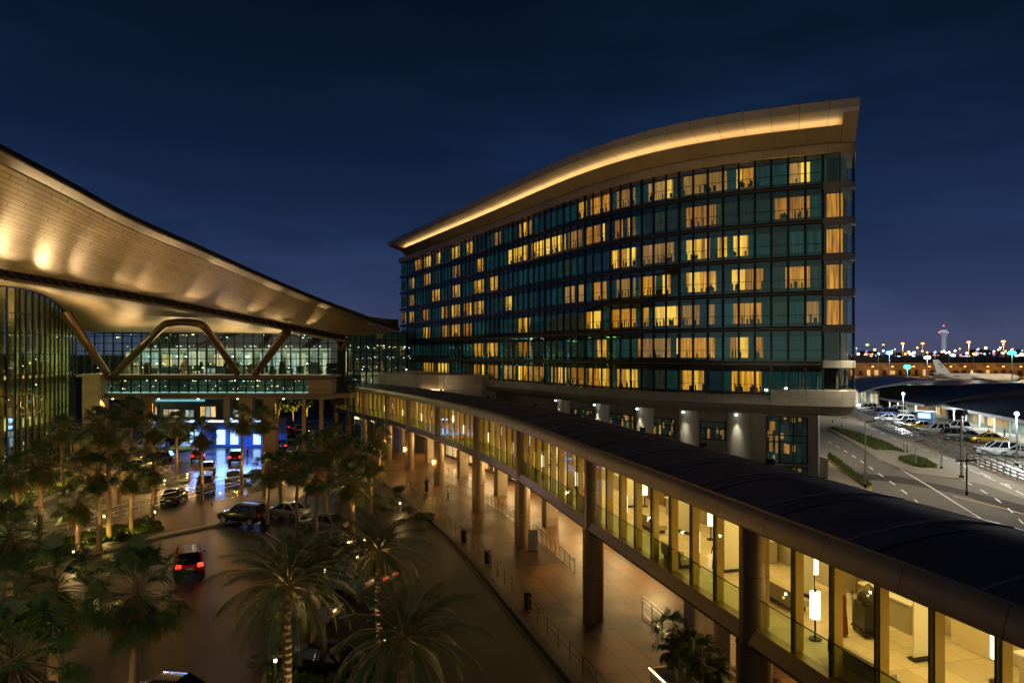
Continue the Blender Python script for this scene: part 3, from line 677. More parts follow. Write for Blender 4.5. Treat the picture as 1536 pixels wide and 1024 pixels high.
isl = [G(-160, 905), G(60, 853), G(130, 834), G(240, 807), G(335, 787), G(400, 772), G(445, 753), G(472, 727), G(470, 712), G(456, 716), G(423, 730), G(368, 744), G(300, 757), G(230, 770), G(150, 790), G(60, 812), G(-160, 860)]
slab('median_island', isl, -.1, .15, M['island_top'], M['concrete'])
b = MB(); mk = [Vector((p.x, p.y, 0)) for p in isl[:9]]
for p, q in zip(mk[:-1], mk[1:]):
    d = (q - p).normalized(); n = Vector((-d.y, d.x, 0)); b.bar(p + n * .42 + Vector((0, 0, .10)), q + n * .42 + Vector((0, 0, .10)), .80, .13)
struct(b.build('kerb', pbr('kerb_pale', (.34, .28, .19), .6, 0, .25, 1.0)))
slab('planting_bed', [G(60, 850), G(110, 826), G(200, 806), G(245, 797), G(238, 784), G(160, 797), G(90, 812), G(40, 830)], .10, .22, M['grass'])
slab('left_island', [G(-160, 800), G(0, 775), G(60, 757), G(120, 733), G(128, 716), G(90, 702), G(30, 706), G(-160, 740)], -.1, .15, M['concrete'])
slab('planting_bed', [G(-140, 792), G(0, 768), G(60, 750), G(112, 731), G(118, 718), G(88, 707), G(30, 711), G(-140, 746)], .10, .24, M['grass'])
slab('round_island', [G(259 + 27 * math.cos(t), 719 + 7.5 * math.sin(t)) for t in [2 * math.pi * i / 20 for i in range(20)]], -.1, .25, M['grass'], M['concrete'])
slab('round_island', [G(217 + 26 * math.cos(t), 731 + 7 * math.sin(t)) for t in [2 * math.pi * i / 20 for i in range(20)]], -.1, .22, M['grass'], M['concrete'])
slab('forecourt_pavement', [G(-160, 745), G(0, 712), G(100, 690), G(160, 683), G(240, 676), G(240, 665), G(130, 660), G(-160, 680)], -.1, .15, M['pave'])
slab('centre_island', [G(400, 800), G(470, 778), G(525, 772), G(548, 800), G(575, 850), G(590, 905), G(555, 915), G(530, 880), G(480, 850)], -.1, .15, M['island_top'], M['concrete'])
slab('front_island', [G(395, 985), G(470, 968), G(600, 985), G(640, 1040), G(640, 1120), G(430, 1120), G(392, 1030)], -.1, .15, M['island_top'], M['concrete'])
slab('planting_bed', [G(405, 992), G(470, 975), G(590, 990), G(625, 1045), G(620, 1110), G(440, 1110), G(402, 1030)], .1, .2, M['grass'])
# ------------------------------------------------------------------ terminal
term = thing('terminal_building', 'airport terminal with a sweeping gold-lit canopy roof over tall glass walls and slanted struts', 'building', (-45, 100, 0))
def curve3(pts, n): 
    P = spline(pts, 16); L = [0]
    for i in range(1, len(P)): L.append(L[-1] + (P[i] - P[i - 1]).length)
    out = []; j = 0
    for k in range(n + 1):
        t = L[-1] * k / n
        while j < len(P) - 2 and L[j + 1] < t: j += 1
        out.append(P[j].lerp(P[j + 1], max(0, min(1, (t - L[j]) / max(1e-6, L[j + 1] - L[j])))))
    return out
NT = 60
rim = curve3([W(-330, 62, 38), W(-150, 153, 43.5), W(0, 228, 49.5), W(100, 280, 55), W(195, 331, 61.5), W(300, 377, 70), W(400, 421, 80), W(475, 452, 89), W(540, 476, 98), W(599, 497, 106)], NT)
beam = curve3([W(-330, 352, 56), W(-150, 380, 62), W(0, 404, 70), W(60, 414, 73), W(156, 431, 79), W(280, 455, 86), W(400, 479, 93), W(470, 493, 98), W(525, 503, 102.5), W(596, 499, 107)], NT)
rows, lip = [], []
for p, q in zip(rim, beam):
    w = (q - p); ln = w.length; a = p + w * min(.14, 1.6 / max(ln, .5)) if ln > 1 else p.lerp(q, .14)
    rr = []
    for j in range(13):
        t = j / 12; r = a.lerp(q, t); r.z -= .055 * ln * math.sin(math.pi * t) ; rr.append(r)
    rows.append(rr); lip.append([p + Vector((0, 0, .06)), p.lerp(a, .5) + Vector((0, 0, .02)), a + Vector((0, 0, .03))])
b = MB(); b.loft(rows); soff = b.build('canopy_soffit', M['soffit_metal'], term, 40)
b = MB(); b.loft(lip); b.build('canopy_lip', pbr('lip_metal', (.22, .18, .12), .5, .4, .1, .4, panel=(6, 0, .05)), term, 40)
b = MB(); tp = []
for p, q in zip(rim, beam):
    o = (p - q); o.z = 0; o = o.normalized() if o.length > .01 else Vector((1, 0, 0))
    tp.append([p + o * .02 + Vector((0, 0, .05)), p + o * .22 + Vector((0, 0, .15)), p + o * .24 + Vector((0, 0, .55)), p - o * .4 + Vector((0, 0, .72)), p.lerp(q, .5) + Vector((0, 0, 1.9)), q + Vector((0, 0, 2.2)), q - o * 12 + Vector((0, 0, 2.2))])
b.loft(tp); b.build('canopy_roof', M['dark_metal'], term, 40)
slot, lp2, lowlip = [], [], []
for p, q in zip(rim, beam):
    o = (p - q); o.z = 0; o = o.normalized() if o.length > .01 else Vector((1, 0, 0))
    slot.append([q + Vector((0, 0, .0)), q - o * .5 + Vector((0, 0, .35)), q - o * 1.2 + Vector((0, 0, -.1)), q - o * 1.3 + Vector((0, 0, -.65))])
    lp2.append([q - o * 1.1 + Vector((0, 0, -.62)), q - o * 1.05 + Vector((0, 0, -.95)), q - o * 1.6 + Vector((0, 0, -1.0))])
    lowlip.append(q - o * 1.6 + Vector((0, 0, -1.02)))
b = MB(); b.loft(slot[:54]); b.build('gutter_beam', M['dark_metal'], term, 30)
b = MB(); b.loft(lp2[:54]); b.build('gutter_lip', M['soffit_plain'], term, 30)
b = MB()
for i in range(0, 53, 1):
    q = slot[i][2]; r = slot[i + 1][1]; b.bar(slot[i][0] + Vector((0, 0, -.02)), slot[i + 1][3], .10, .14)
b.build('gutter_brace', M['bronze'], term)
# glass wall: drum at the left, then the straight front
FY = 104.0
drum = [W(-330, 404, 66), W(-160, 412, 74), W(0, 429, 82), W(35, 434, 87), W(60, 441, 91), W(80, 452, 95), W(95, 466, 99), W(106, 480, 102), W(114, 494, 104.2)]
front = [W(140, 499, FY), W(200, 500, FY), W(300, 500, FY), W(400, 501, FY), W(480, 502, FY), W(520, 503, FY + 1.5), W(560, 502, FY + 4)]
wtop = curve3(drum + front, NT)
b = MB(); R2 = []
for i in range(0, 54):
    a, c = lowlip[i], wtop[i]
    rr = []
    for j in range(9):
        t = j / 8; r = a.lerp(c + Vector((0, 0, .12)), t); r.z += .5 * math.sin(math.pi * t) * (.5 + .5 * math.sin(i * .55)); rr.append(r)
    R2.append(rr)
b.loft(R2); b.build('lower_soffit', M['soffit_plain'], term, 60)
def glass_bay(p, q, zs, mat, parent=term, fin=None, w=.12):
    fb = MB(); d = (q - p).normalized()
    fb.bar((p.x, p.y, zs[0]), (p.x, p.y, p.z), w, .22, 0, up=(d.x, d.y, 0))
    for z in zs[1:-1] if len(zs) > 2 else []:
        if z < min(p.z, q.z): fb.bar((p.x, p.y, z), (q.x, q.y, z), .09, .12)
    fb.bar(p, q, .12, .16)
    f = fb.build('window', M['mullion'], parent)
    pb = MB(); pb.face([(p.x, p.y, zs[0]), (q.x, q.y, zs[0]), q, p]); pb.build('pane', mat, f)
    if fin:
        n = Vector((d.y, -d.x, 0)); gb = MB(); c = p - n * .75
        gb.bar((c.x, c.y, zs[0]), (c.x, c.y, p.z - .2), .34, .6, 0, up=(d.x, d.y, 0)); gb.build('fin', fin, f)
    return f
dr = curve3(drum, 26); M['olive'] = pbr('olive', (.20, .19, .085), .55, .1, .15, .6)
for i in range(26): glass_bay(dr[i], dr[i + 1], [0, 2.6, 5.2, 7.8, 10.4, 13.0, 15.6, 18.2, 20.8, 30], M['glass_drum'], fin=M['olive'], w=.16)
fr = [W(114 + 14 * i, 499.5, FY) for i in range(29)]
for i in range(28): glass_bay(fr[i], fr[i + 1], [12.5, 13.7, 14.9, 16.1, 17.3, 18.4, 20], M['glass_terminal'], w=.09)
for i in range(3, 28): 
    p, q = fr[i].copy(), fr[i + 1].copy(); p.z = q.z = 11.75; p.y = q.y = 101.2
    glass_bay(p, q, [9.75, 10.9, 13], M['glass_terminal'], w=.09)
# second glass block to the right, behind the bridge end
bl = [W(521 + 9.5 * i, 503 - .45 * i, 109 + .55 * i) for i in range(10)]
for i in range(9): glass_bay(bl[i], bl[i + 1], [4.0, 7, 10, 12.0, 14.0, 16.0, 18.0, 22], M['glass_terminal'])
# interior floors, ceilings, back walls
def fl(poly, z0, z1, mat, name='interior_floor'): 
    b = MB(); b.prism(poly, z0, z1); return b.build(name, mat, term)
xl, xr = fr[0].x, fr[-1].x
fl([(xl, FY + .2), (xr, FY + .2), (xr, FY + 24), (xl, FY + 24)], 12.05, 12.45, M['cream_floor'])
fl([(xl, FY + .2), (xr, FY + .2), (xr, FY + 24), (xl, FY + 24)], 19.3, 19.8, M['dark_metal'], 'interior_ceiling')
M['teal_wall'] = pbr('teal_wall', (.06, .11, .11), .5, 0, .2)
fl([(xl - 2, FY + 24), (xr + 24, FY + 30), (xr + 24, FY + 31), (xl - 2, FY + 25)], 9.4, 20, M['teal_wall'], 'interior_wall')
fl([(xl - 2, FY + 24.2), (-47, FY + 26.2), (-47, FY + 27), (xl - 2, FY + 25)], 0, 9.3, M['teal_wall'], 'interior_wall')
fl([(xl + 1, FY + 13), (xr - 1, FY + 13), (xr - 1, FY + 13.4), (xl + 1, FY + 13.4)], 12.45, 16.6, pbr('hall_cream', (.30, .33, .26), .6, 0, .7, .3), 'hall_wall')
back = [(p.x - 11, p.y - 1) for p in dr]
fl([(p.x - .6, p.y + .1) for p in dr[6:-2]] + [(x, y) for x, y in back[6:-2]][::-1], 12.0, 12.4, M['olive'])
fl([(p.x - .6, p.y + .1) for p in dr[6:-2]] + [(x, y) for x, y in back[6:-2]][::-1], 5.6, 6.0, M['olive'])
b = MB(); b.loft([[(x, y, 0), (x, y, 24)] for x, y in back]); b.build('interior_wall', pbr('drum_wall', (.13, .13, .06), .6, 0, .4, .5), term)
# shop fronts and lamps inside
R.seed(21)
M['dim_teal'] = pbr('dim_teal', (.10, .16, .16), .5, 0, .3)
SH = [M['shop_cream'], M['shop_cold'], M['shop_warm'], M['teal_wall']] if 'teal_wall' in M else [M['shop_cream'], M['shop_cold'], M['shop_warm'], M['dark_metal']]
def shopfronts(x0, x1, y, z0, z1, n, w=(1, .7, .4, .5), step=2.2):
    x = x0
    while x < x1 - 1:
        ww = R.uniform(1.2, 4.2); b = MB(); x2 = min(x + ww, x1); mi = R.choices(range(4), w)[0]
        zt = z1 - R.uniform(0, .8) 
        b.box(((x + x2) / 2, y - .3, (z0 + zt) / 2), (x2 - x - .25, .5, zt - z0), 3)
        k = max(1, int((x2 - x) / .9))
        for i in range(k):
            a, c = x + .2 + (x2 - x - .5) * i / k, x + .2 + (x2 - x - .5) * (i + .86) / k
            if R.random() < .85: b.face([(a, y - .56, z0 + .1), (c, y - .56, z0 + .1), (c, y - .56, zt - .35), (a, y - .56, zt - .35)], mi if R.random() < .8 else R.randrange(3), [(a, z0), (c, z0), (c, zt), (a, zt)])
        b.build('shop_front', SH, term); x = x2 + R.uniform(.1, 1.0)
shopfronts(xl + 1, xr - 1, FY + 12, 12.45, 16.6, 12)
shopfronts(xl + 8, xr - 1, FY + 5, 12.45, 13.9, 12, (1, .5, .7, 1.2))
shopfronts(W(218, 0, 108).x, W(356, 0, 108).x, 110, 5.2, 7.4, 8, (1.2, 1.4, .2, .1))
b = MB(); x0, x1 = W(218, 0, 108).x, W(300, 0, 108).x; b.box(((x0 + x1) / 2, 109.6, 8.1), (x1 - x0, .2, .55)); b.build('backlit_panel', M['sign_teal'], term)
R.seed(44)
for i in range(46):
    x = R.uniform(xl + 3, xr - 1); y = FY + R.uniform(1.5, 9); hh = R.uniform(.8, 2.0); b = MB(); b.box((x, y, 12.46 + hh / 2), (R.uniform(.4, 1.6), .4, hh), 0, R.uniform(0, 1), R.uniform(.5, 1)); b.build('hall_furniture', R.choice([M['dark_metal'], M['wood'], M['panel_grey'], M['bush']]), term)
for i in range(34):
    x = R.uniform(xl + 6, xr - 2); hh = R.uniform(.5, 1.5); b = leaf_ball(60, R.uniform(.4, 1.0), hh * .5, .2, i, 4); o = b.build('indoor_plant', M['bush'], term); o.location = Vector((x, R.uniform(102.4, 104.8), 9.8 + hh * .5)) - Vector(term.location)
# greenery behind the walkway glass
b = MB(); b.box(((xl + xr) / 2, 106.5, 10.2), (xr - xl - 2, .3, 3.6)); b.build('walkway_wall', pbr('walk_wall', (.10, .16, .12), .6, 0, .6, .9), term)
b = MB(); b.bar((fr[3].x, 101.6, 9.80), (fr[27].x, 101.6, 9.80), .1, .10); b.build('light_strip', emit('cyan_led', (.45, 1.0, .92), 1.1), term)
lampm = [M['shade'], M['lamp_white'], emit('amber_small', (1.0, .6, .2), 5.0), emit('blue_small', (.4, .6, 1.0), 5.0)]
def lampset(fn, n, extra, wts, s=(.10, .34)):
    more = [MB() for _ in lampm]
    for i in range(n + extra):
        b = MB() if i < n else None; p = fn(); k = R.uniform(*s) * (1 if i < n else .6); c = R.choices(range(len(lampm)), wts)[0]
        (b or more[c]).box(p, (k * R.uniform(.5, 2.6), .12, k * R.uniform(.4, 1.4)))
        if b: b.build('interior_lamp', lampm[c], term)
    mm = MB()
    for c, q in enumerate(more): mm.add(q.v, q.f, c)
    o = mm.build('interior_lamp', lampm, term); o['kind'] = 'stuff'
lampset(lambda: (R.uniform(xl + 1, xr - 1), FY + R.uniform(2, 11), R.choice([18.7, 18.4, 16.9, 15.2, 14.0, 13.4])), 22, 110, (4, 3, 2, .3), (.06, .2))
lampset(lambda: (R.uniform(xl + 4, xr - 1), R.uniform(102.5, 105.8), R.choice([11.45, 11.45, 10.6, 10.2])), 20, 60, (2, 1.5, 3, 0), (.05, .15))
def dl():
    p = dr[R.randrange(10, 25)]; k = R.uniform(2.5, 9); return (p.x - k, p.y + k * .3, R.choice([R.uniform(.6, 5.2), R.uniform(6.4, 11.4), R.uniform(12.8, 16)]))
lampset(dl, 26, 120, (3, 2, 4, .4), (.07, .3))
lampset(lambda: (lambda i, k: (bl[i].x + R.uniform(0, 1), bl[i].y + k, R.choice([9.4, 11.2, 13.1, 15.0, 16.8]) + R.uniform(-.3, .3)))(R.randrange(9), R.uniform(1, 9)), 22, 90, (2, 2, 3, .1), (.04, .16))
# beams of the walkway, pylons, columns, struts
b = MB(); xa, xb = W(131, 0, 101).x, W(497, 0, 101).x; b.box(((xa + xb) / 2, 102.0, 12.15), (xb - xa, 2.2, .5)); b.build('walkway_beam', M['bronze'], term)
b = MB(); b.box(((xa + xb) / 2 + 1.5, 101.8, 9.35), (xb - xa + 3, 2.8, .65)); b.build('walkway_beam', M['bronze'], term)
b = MB(); b.box((W(482, 0, 101).x, 101.6, 10.75), (3.6, 2.6, 2.1)); b.build('walkway_end', M['bronze_col'], term)
for px, w, z1 in ((143.5, 2.7, 12.6), (222, 1.3, 9.0), (405, 1.8, 9.0), (455, .55, 9.0), (481, .55, 9.0)):
    b = MB(); p = W(px, 530, 100.6); b.box((p.x, p.y + (.4 if w < 2 else 0), z1 / 2), (w, w * .8, z1)); b.build('column', M['stone_tan'] if w > 2 else M['bronze_col'], term)
for px, w in ((368, 2.2), (340, 1.0)):
    b = MB(); p = W(px, 530, 105); b.box((p.x, 105.6, 7.0), (w, 1.2, 4.0)); b.build('column', M['bronze_col'], term)
def strut(pts, r0, r1):
    b = MB(); n = len(pts); b.tube(pts, [r0 + (r1 - r0) * i / (n - 1) for i in range(n)], 16); return b.build('strut', M['bronze'], term, 50)
M['bronze'].node_tree.nodes
def pl(a, c, n=8): return [a.lerp(c, i / n) for i in range(n + 1)]
strut(pl(W(162, 562, 100.6), W(97, 468, 96.5)), .5, .78)
strut(spline([W(171, 562, 100.6), W(207, 526, 96.5), W(243, 490, 91.8), W(258, 484.5, 91), W(275, 483, 91), W(292, 484.5, 91), W(307, 491, 91.8), W(330, 521, 96), W(356, 560, 100.6)], 6), .52, .52)
strut(pl(W(383, 561, 100.6), W(430, 498, 95)), .5, .66)
for a, c in ((97, 502), (104, 512)): pass
for px in (502, 513):
    b = MB(); p = W(px, 530, 107); b.box((p.x, p.y, 13), (1.0, 1.0, 11)); b.build('column', M['dark_metal'], term)
strut(pl(W(512, 525, 106.4), W(502, 508, 105.5), 3), .3, .3); strut(pl(W(512, 525, 106.4), W(521, 508, 105.5), 3), .3, .3)
# light on the canopy: uplights along the gutter
R.seed(5)
for tpx, strong in ((-60, 1), (18, 0), (60, 0), (109, 1), (156, 0), (215, 1), (265, 0), (314, 1), (360, 0), (408, 1)):
    j = min(range(NT), key=lambda n_: abs(PX(beam[n_]) - tpx - 50)); q, p = beam[j], rim[j]; o = p - q; ln = o.length; o.normalize(); kk = min(1.0, ln / 24)
    fx = q - o * 8 * kk + Vector((0, 0, -6.0 * kk - .4)); am = q + o * ln * .6 + Vector((0, 0, -.03 * ln)); dd = (am - fx).length
    light('SPOT', fx, ((95 if strong else 30) * dd * dd + (7000 if strong else 2500)) * (.75 if tpx < 120 else 1.5), (1.0, .70, .36), aim=am, size=.2, spot=13 if strong else 20, blend=1.0)
for i, k in enumerate((6, 12, 18, 24, 30, 36, 42, 47)):
    q = lowlip[k].lerp(wtop[k], .55); light('AREA', q + Vector((0, 0, -3.2)), 330, GOLD, aim=q + Vector((0, 0, 5)), shape=(4, 2))
for i, k in enumerate((8, 13, 18, 23, 28, 33, 38, 43)):  # unseen area fill below the canopy, apart from the uplights
    q = rim[k].lerp(beam[k], .35); light('AREA', q + Vector((0, 0, -9)), 75 * ((rim[k] - beam[k]).length / 18) ** .6, GOLD, aim=q + Vector((0, 0, 5)), shape=(6, 4))
# light inside the halls
for px in (170, 250, 330, 410, 480):
    p = W(px, 530, FY + 8); light('AREA', (p.x, p.y, 18.6), 850, (1.0, .86, .60), aim=(p.x, p.y, 10), shape=(6, 6))
    light('AREA', (p.x, 104.4, 11.7), 60, (.75, 1.0, .85), aim=(p.x, 104.4, 8), shape=(5, 1))
for k in (12, 15, 18, 21, 24):
    p = dr[k]; light('AREA', (p.x - 6, p.y + 1, 11.6), 560, (.95, .95, .45), aim=(p.x - 6, p.y + 1, 0), shape=(5, 5)); light('AREA', (p.x - 6, p.y + 1, 19.5), 700, (.95, .95, .45), aim=(p.x - 6, p.y + 1, 0), shape=(5, 5))
# blue-lit drop-off hall on the ground floor
xa, xb = W(284, 0, 108).x, W(408, 0, 108).x
b = MB(); b.box(((xa + xb) / 2, 112.2, 2.4), (xb - xa + 2, .3, 4.8)); b.build('hall_wall', M['blue_wall'], term)
b = MB(); b.box(((xa + xb) / 2, 108.2, 4.85), (xb - xa + 3, 8.6, .3)); b.build('hall_canopy', M['bronze_col'], term)
for px, w, h in ((297, 1.0, 2.4), (331, 1.3, 2.4), (351, 1.2, 2.4), (385, 1.1, 1.7), (399, .5, 1.2), (287, .5, 2.0)):
    p = W(px, 0, 111.6); b = MB(); b.box((p.x, 111.7, .5 + h / 2), (w, .25, h)); b.build('screen', M['screen_blue'], term)
for t in (.15, .4, .65, .9):
    x = xa + (xb - xa) * t; light('AREA', (x, 107.6, 4.6), 800, (.16, .34, 1.0), aim=(x, 105.5, 0), shape=(3, 5))
# warm lamps under the walkway
for px in (160, 230, 290, 350, 420):
    p = W(px, 0, 99.5); fx = MB(); fx.tube([(p.x, 101, 8.86), (p.x, 101, 8.78)], .16, 8); fx.build('downlight', M['lamp_warm'], term); light('SPOT', (p.x, 100.6, 8.7), 2200, WARM, aim=(p.x, 93, 0), size=.15, spot=130, blend=.6)

# warm spots added without fixtures to brighten the forecourt by the left glass wall
for px, py in ((20, 690), (70, 678), (115, 668), (180, 668)):
    g = G(px, py); light('SPOT', (g.x + 1, g.y - 1, 6.5), 900, WARM, aim=(g.x + 3, g.y - 4, 0), size=.15, spot=120, blend=.6)
# ------------------------------------------------------------------ palms and other planting
ORD = ['first', 'second', 'third', 'fourth', 'fifth', 'sixth', 'seventh', 'eighth', 'ninth', 'tenth', 'eleventh', 'twelfth', 'thirteenth', 'fourteenth', 'fifteenth', 'sixteenth', 'seventeenth', 'eighteenth', 'nineteenth', 'twentieth', 'twenty-first', 'twenty-second', 'twenty-third', 'twenty-fourth', 'twenty-fifth', 'twenty-sixth', 'twenty-seventh', 'twenty-eighth', 'twenty-ninth', 'thirtieth']
def fan_crown(seed, n=50):
    r = random.Random(seed); b = MB(); dead = MB()
    for i in range(n):
        t = i / n; az = i * 2.39996 + r.uniform(-.2, .2); el_ = math.radians(82 - 150 * t ** .85 + r.uniform(-8, 8))
        L = r.uniform(.80, 1.15) * (1 - .25 * (t > .8)); bl_ = r.uniform(.56, .74); tgt = b if t < .84 else dead
        d = Vector((math.cos(az) * math.cos(el_), math.sin(az) * math.cos(el_), math.sin(el_)))
        p0 = Vector((0, 0, -.25 * t)); p1 = p0 + d * L + Vector((0, 0, -.10 * L)); 
        tgt.tube([p0, p0.lerp(p1, .5) + Vector((0, 0, .05)), p1], [.022, .016, .012], 3, 1, False)
        side = d.cross(Vector((0, 0, 1))); side = side.normalized() if side.length > .05 else Vector((math.cos(az + 1.57), math.sin(az + 1.57), 0))
        side = (side + Vector((0, 0, r.uniform(-.5, .5)))).normalized(); nrm = side.cross(d).normalized(); k = 21
        for j in range(k):
            a = (j / (k - 1) - .5) * math.radians(r.uniform(180, 205)); ll = bl_ * (1 - .28 * abs(a) / 2) * r.uniform(.9, 1.06)
            q = d * math.cos(a) + side * math.sin(a); fold = nrm * (.05 * (1 if j % 2 else -1))
            m = p1 + q * ll * .58 + fold * .3; e = p1 + q * ll + Vector((0, 0, -.16 * ll - (.25 * ll * r.random() if t > .3 else .08)))
            wv = q.cross(nrm).normalized() * (.052 * ll)
            tgt.add([p1, m - wv, m + wv, e], [[0, 1, 2], [1, 3, 2]], 0)
    for i in range(40):                                # thatch of hanging dead leaves
        az = r.uniform(0, 6.28); h0 = -r.uniform(.1, .8)
        d = Vector((math.cos(az), math.sin(az), 0)); p = Vector((0, 0, h0)) + d * .1; e = p + d * r.uniform(.25, .55) + Vector((0, 0, -r.uniform(.6, 1.1)))
        s = Vector((-d.y, d.x, 0))
        for j in range(5):
            a = (j - 2) * .13; dead.add([p, p.lerp(e, .5) + s * (a - .05) + d * .12, p.lerp(e, .5) + s * (a + .05) + d * .12, e + s * a * 2], [[0, 1, 2], [1, 3, 2]], 0)
    return b, dead
def date_crown(seed, n=58, L0=2.5):
    r = random.Random(seed); b = MB()
    for i in range(n):
        t = i / n; az = i * 2.39996 + r.uniform(-.15, .15); e0 = math.radians(84 - 112 * t ** .9 + r.uniform(-6, 6)); L = L0 * r.uniform(.85, 1.08) * (.8 + .2 * min(1, t * 3))
        h = Vector((math.cos(az), math.sin(az), 0)); s = Vector((-h.y, h.x, 0)); pts = [Vector((0, 0, .0))]; a = e0; N = 10
        for k in range(N):
            pts.append(pts[-1] + (h * math.cos(a) + Vector((0, 0, math.sin(a)))) * (L / N)); a -= math.radians(4.5 + 4.5 * k / N + 2.0 * t)
        b.tube(pts, [.032 - .027 * k / N for k in range(N + 1)], 3, 1, False)
        K = 30
        for k in range(K):
            f = .17 + .83 * k / (K - 1); x = f * N; i0 = min(int(x), N - 1); p = pts[i0].lerp(pts[i0 + 1], x - i0); tg = (pts[i0 + 1] - pts[i0]).normalized(); up = s.cross(tg)
            ll = .46 * (math.sin(math.pi * min(1, .18 + f * .78)) ** .6) * r.uniform(.85, 1.1)
            for sg in (-1, 1):
                d = (s * sg * .78 + tg * .75 + up * r.uniform(.1, .38)).normalized(); e = p + d * ll + Vector((0, 0, -.05)); w = tg * .017
                b.add([p - w, p + w, p.lerp(e, .6) + w * 1.1, e], [[0, 1, 2, 3]], 0)
    return b
def fan_trunk(h=6.0, r0=.21, r1=.15):
    b = MB(); N = 26; rr = random.Random(3)
    b.tube([(.03 * math.sin(i * .5), .03 * math.cos(i * .4), h * i / N) for i in range(N + 1)], [(r0 + (r1 - r0) * i / N) * (1.25 if i == 0 else 1) * (1.04 if i % 2 else .97) for i in range(N + 1)], 10); return b
def date_trunk(h=6.0):
    b = MB(); N = 64
    b.tube([(.04 * math.sin(i * .2), 0, h * i / N) for i in range(N + 1)], [.17 * (1.12 if i % 2 else .93) for i in range(N + 1)], 10)
    for i in range(90):                               # cut leaf bases
        a = i * 2.4; z = h * i / 90; p = Vector((.165 * math.cos(a), .165 * math.sin(a), z)); b.add([p + Vector((-.05 * math.sin(a), .05 * math.cos(a), 0)), p - Vector((-.05 * math.sin(a), .05 * math.cos(a), 0)), p + Vector((.055 * math.cos(a), .055 * math.sin(a), .09))], [[0, 1, 2]])
    return b
fan_protos = []
def palm_proto(kind, seed):
    t = thing('palm_tree', 'x', 'palm tree')
    if kind == 'fan':
        fan_trunk().build('trunk', M['trunk'], t, 60); a, d = fan_crown(seed); a.build('crown', [M['fan_leaf'], M['rachis']], t); d.build('skirt', [M['dead_leaf'], M['rachis']], t)
    else:
        date_trunk().build('trunk', M['trunk'], t, None); date_crown(seed).build('crown', [M['date_leaf'], M['rachis']], t)
    return t
PP = {('fan', k): palm_proto('fan', 40 + k) for k in range(3)}; PP.update({('date', k): palm_proto('date', 60 + k) for k in range(2)})
used_p = set()
def palm(kind, var, x, y, zc, size, label, up=0.0, group=None):
    key = (kind, var)
    t = PP[key] if key not in used_p else copy_tree(PP[key])
    used_p.add(key)
    t.location = (x, y, .1); t.rotation_euler = (R.uniform(-.02, .02), R.uniform(-.02, .02), R.uniform(0, 6.28)); t['label'] = label; t['group'] = group or ('fan palms round the car loop' if kind == 'fan' else 'date palms beside the front road')
    for c in t.children:
        n = c.name.split('.')[0]
        if n == 'trunk': c.scale = (size * .9, size * .9, (zc - .1) / 6.0)
        else: k_ = size * (1.16 if kind == 'fan' else 1.06); c.location = (0, 0, zc - .1); c.scale = (k_, k_, k_)
    if up:
        dx, dy = R.choice([(1.1, -1.0), (1.3, -.5), (-.9, -1.1), (.9, -1.2)])
        light('SPOT', (x + dx, y + dy, .35), up * 15.0, (1.0, .60, .22), aim=(x + dx * .3, y + dy * .3, zc), size=.06, spot=58, blend=.8)
        g = thing('ground_spotlight', 'ground spotlight at the foot of the ' + ' '.join(label.replace(',', '').split()[:9]), 'spotlight', (x + dx, y + dy, .12), 'ground spotlights under the palms')
        q = MB(); q.tube([(0, 0, 0), (0, 0, .12)], .03, 6); q.build('stem', M['black'], g, local=True); q = MB(); q.tube([(0, 0, .10), (-dx * .12, -dy * .12, .24)], .07, 8); q.build('lamp_head', M['black'], g, local=True)
    return t
R.seed(17)
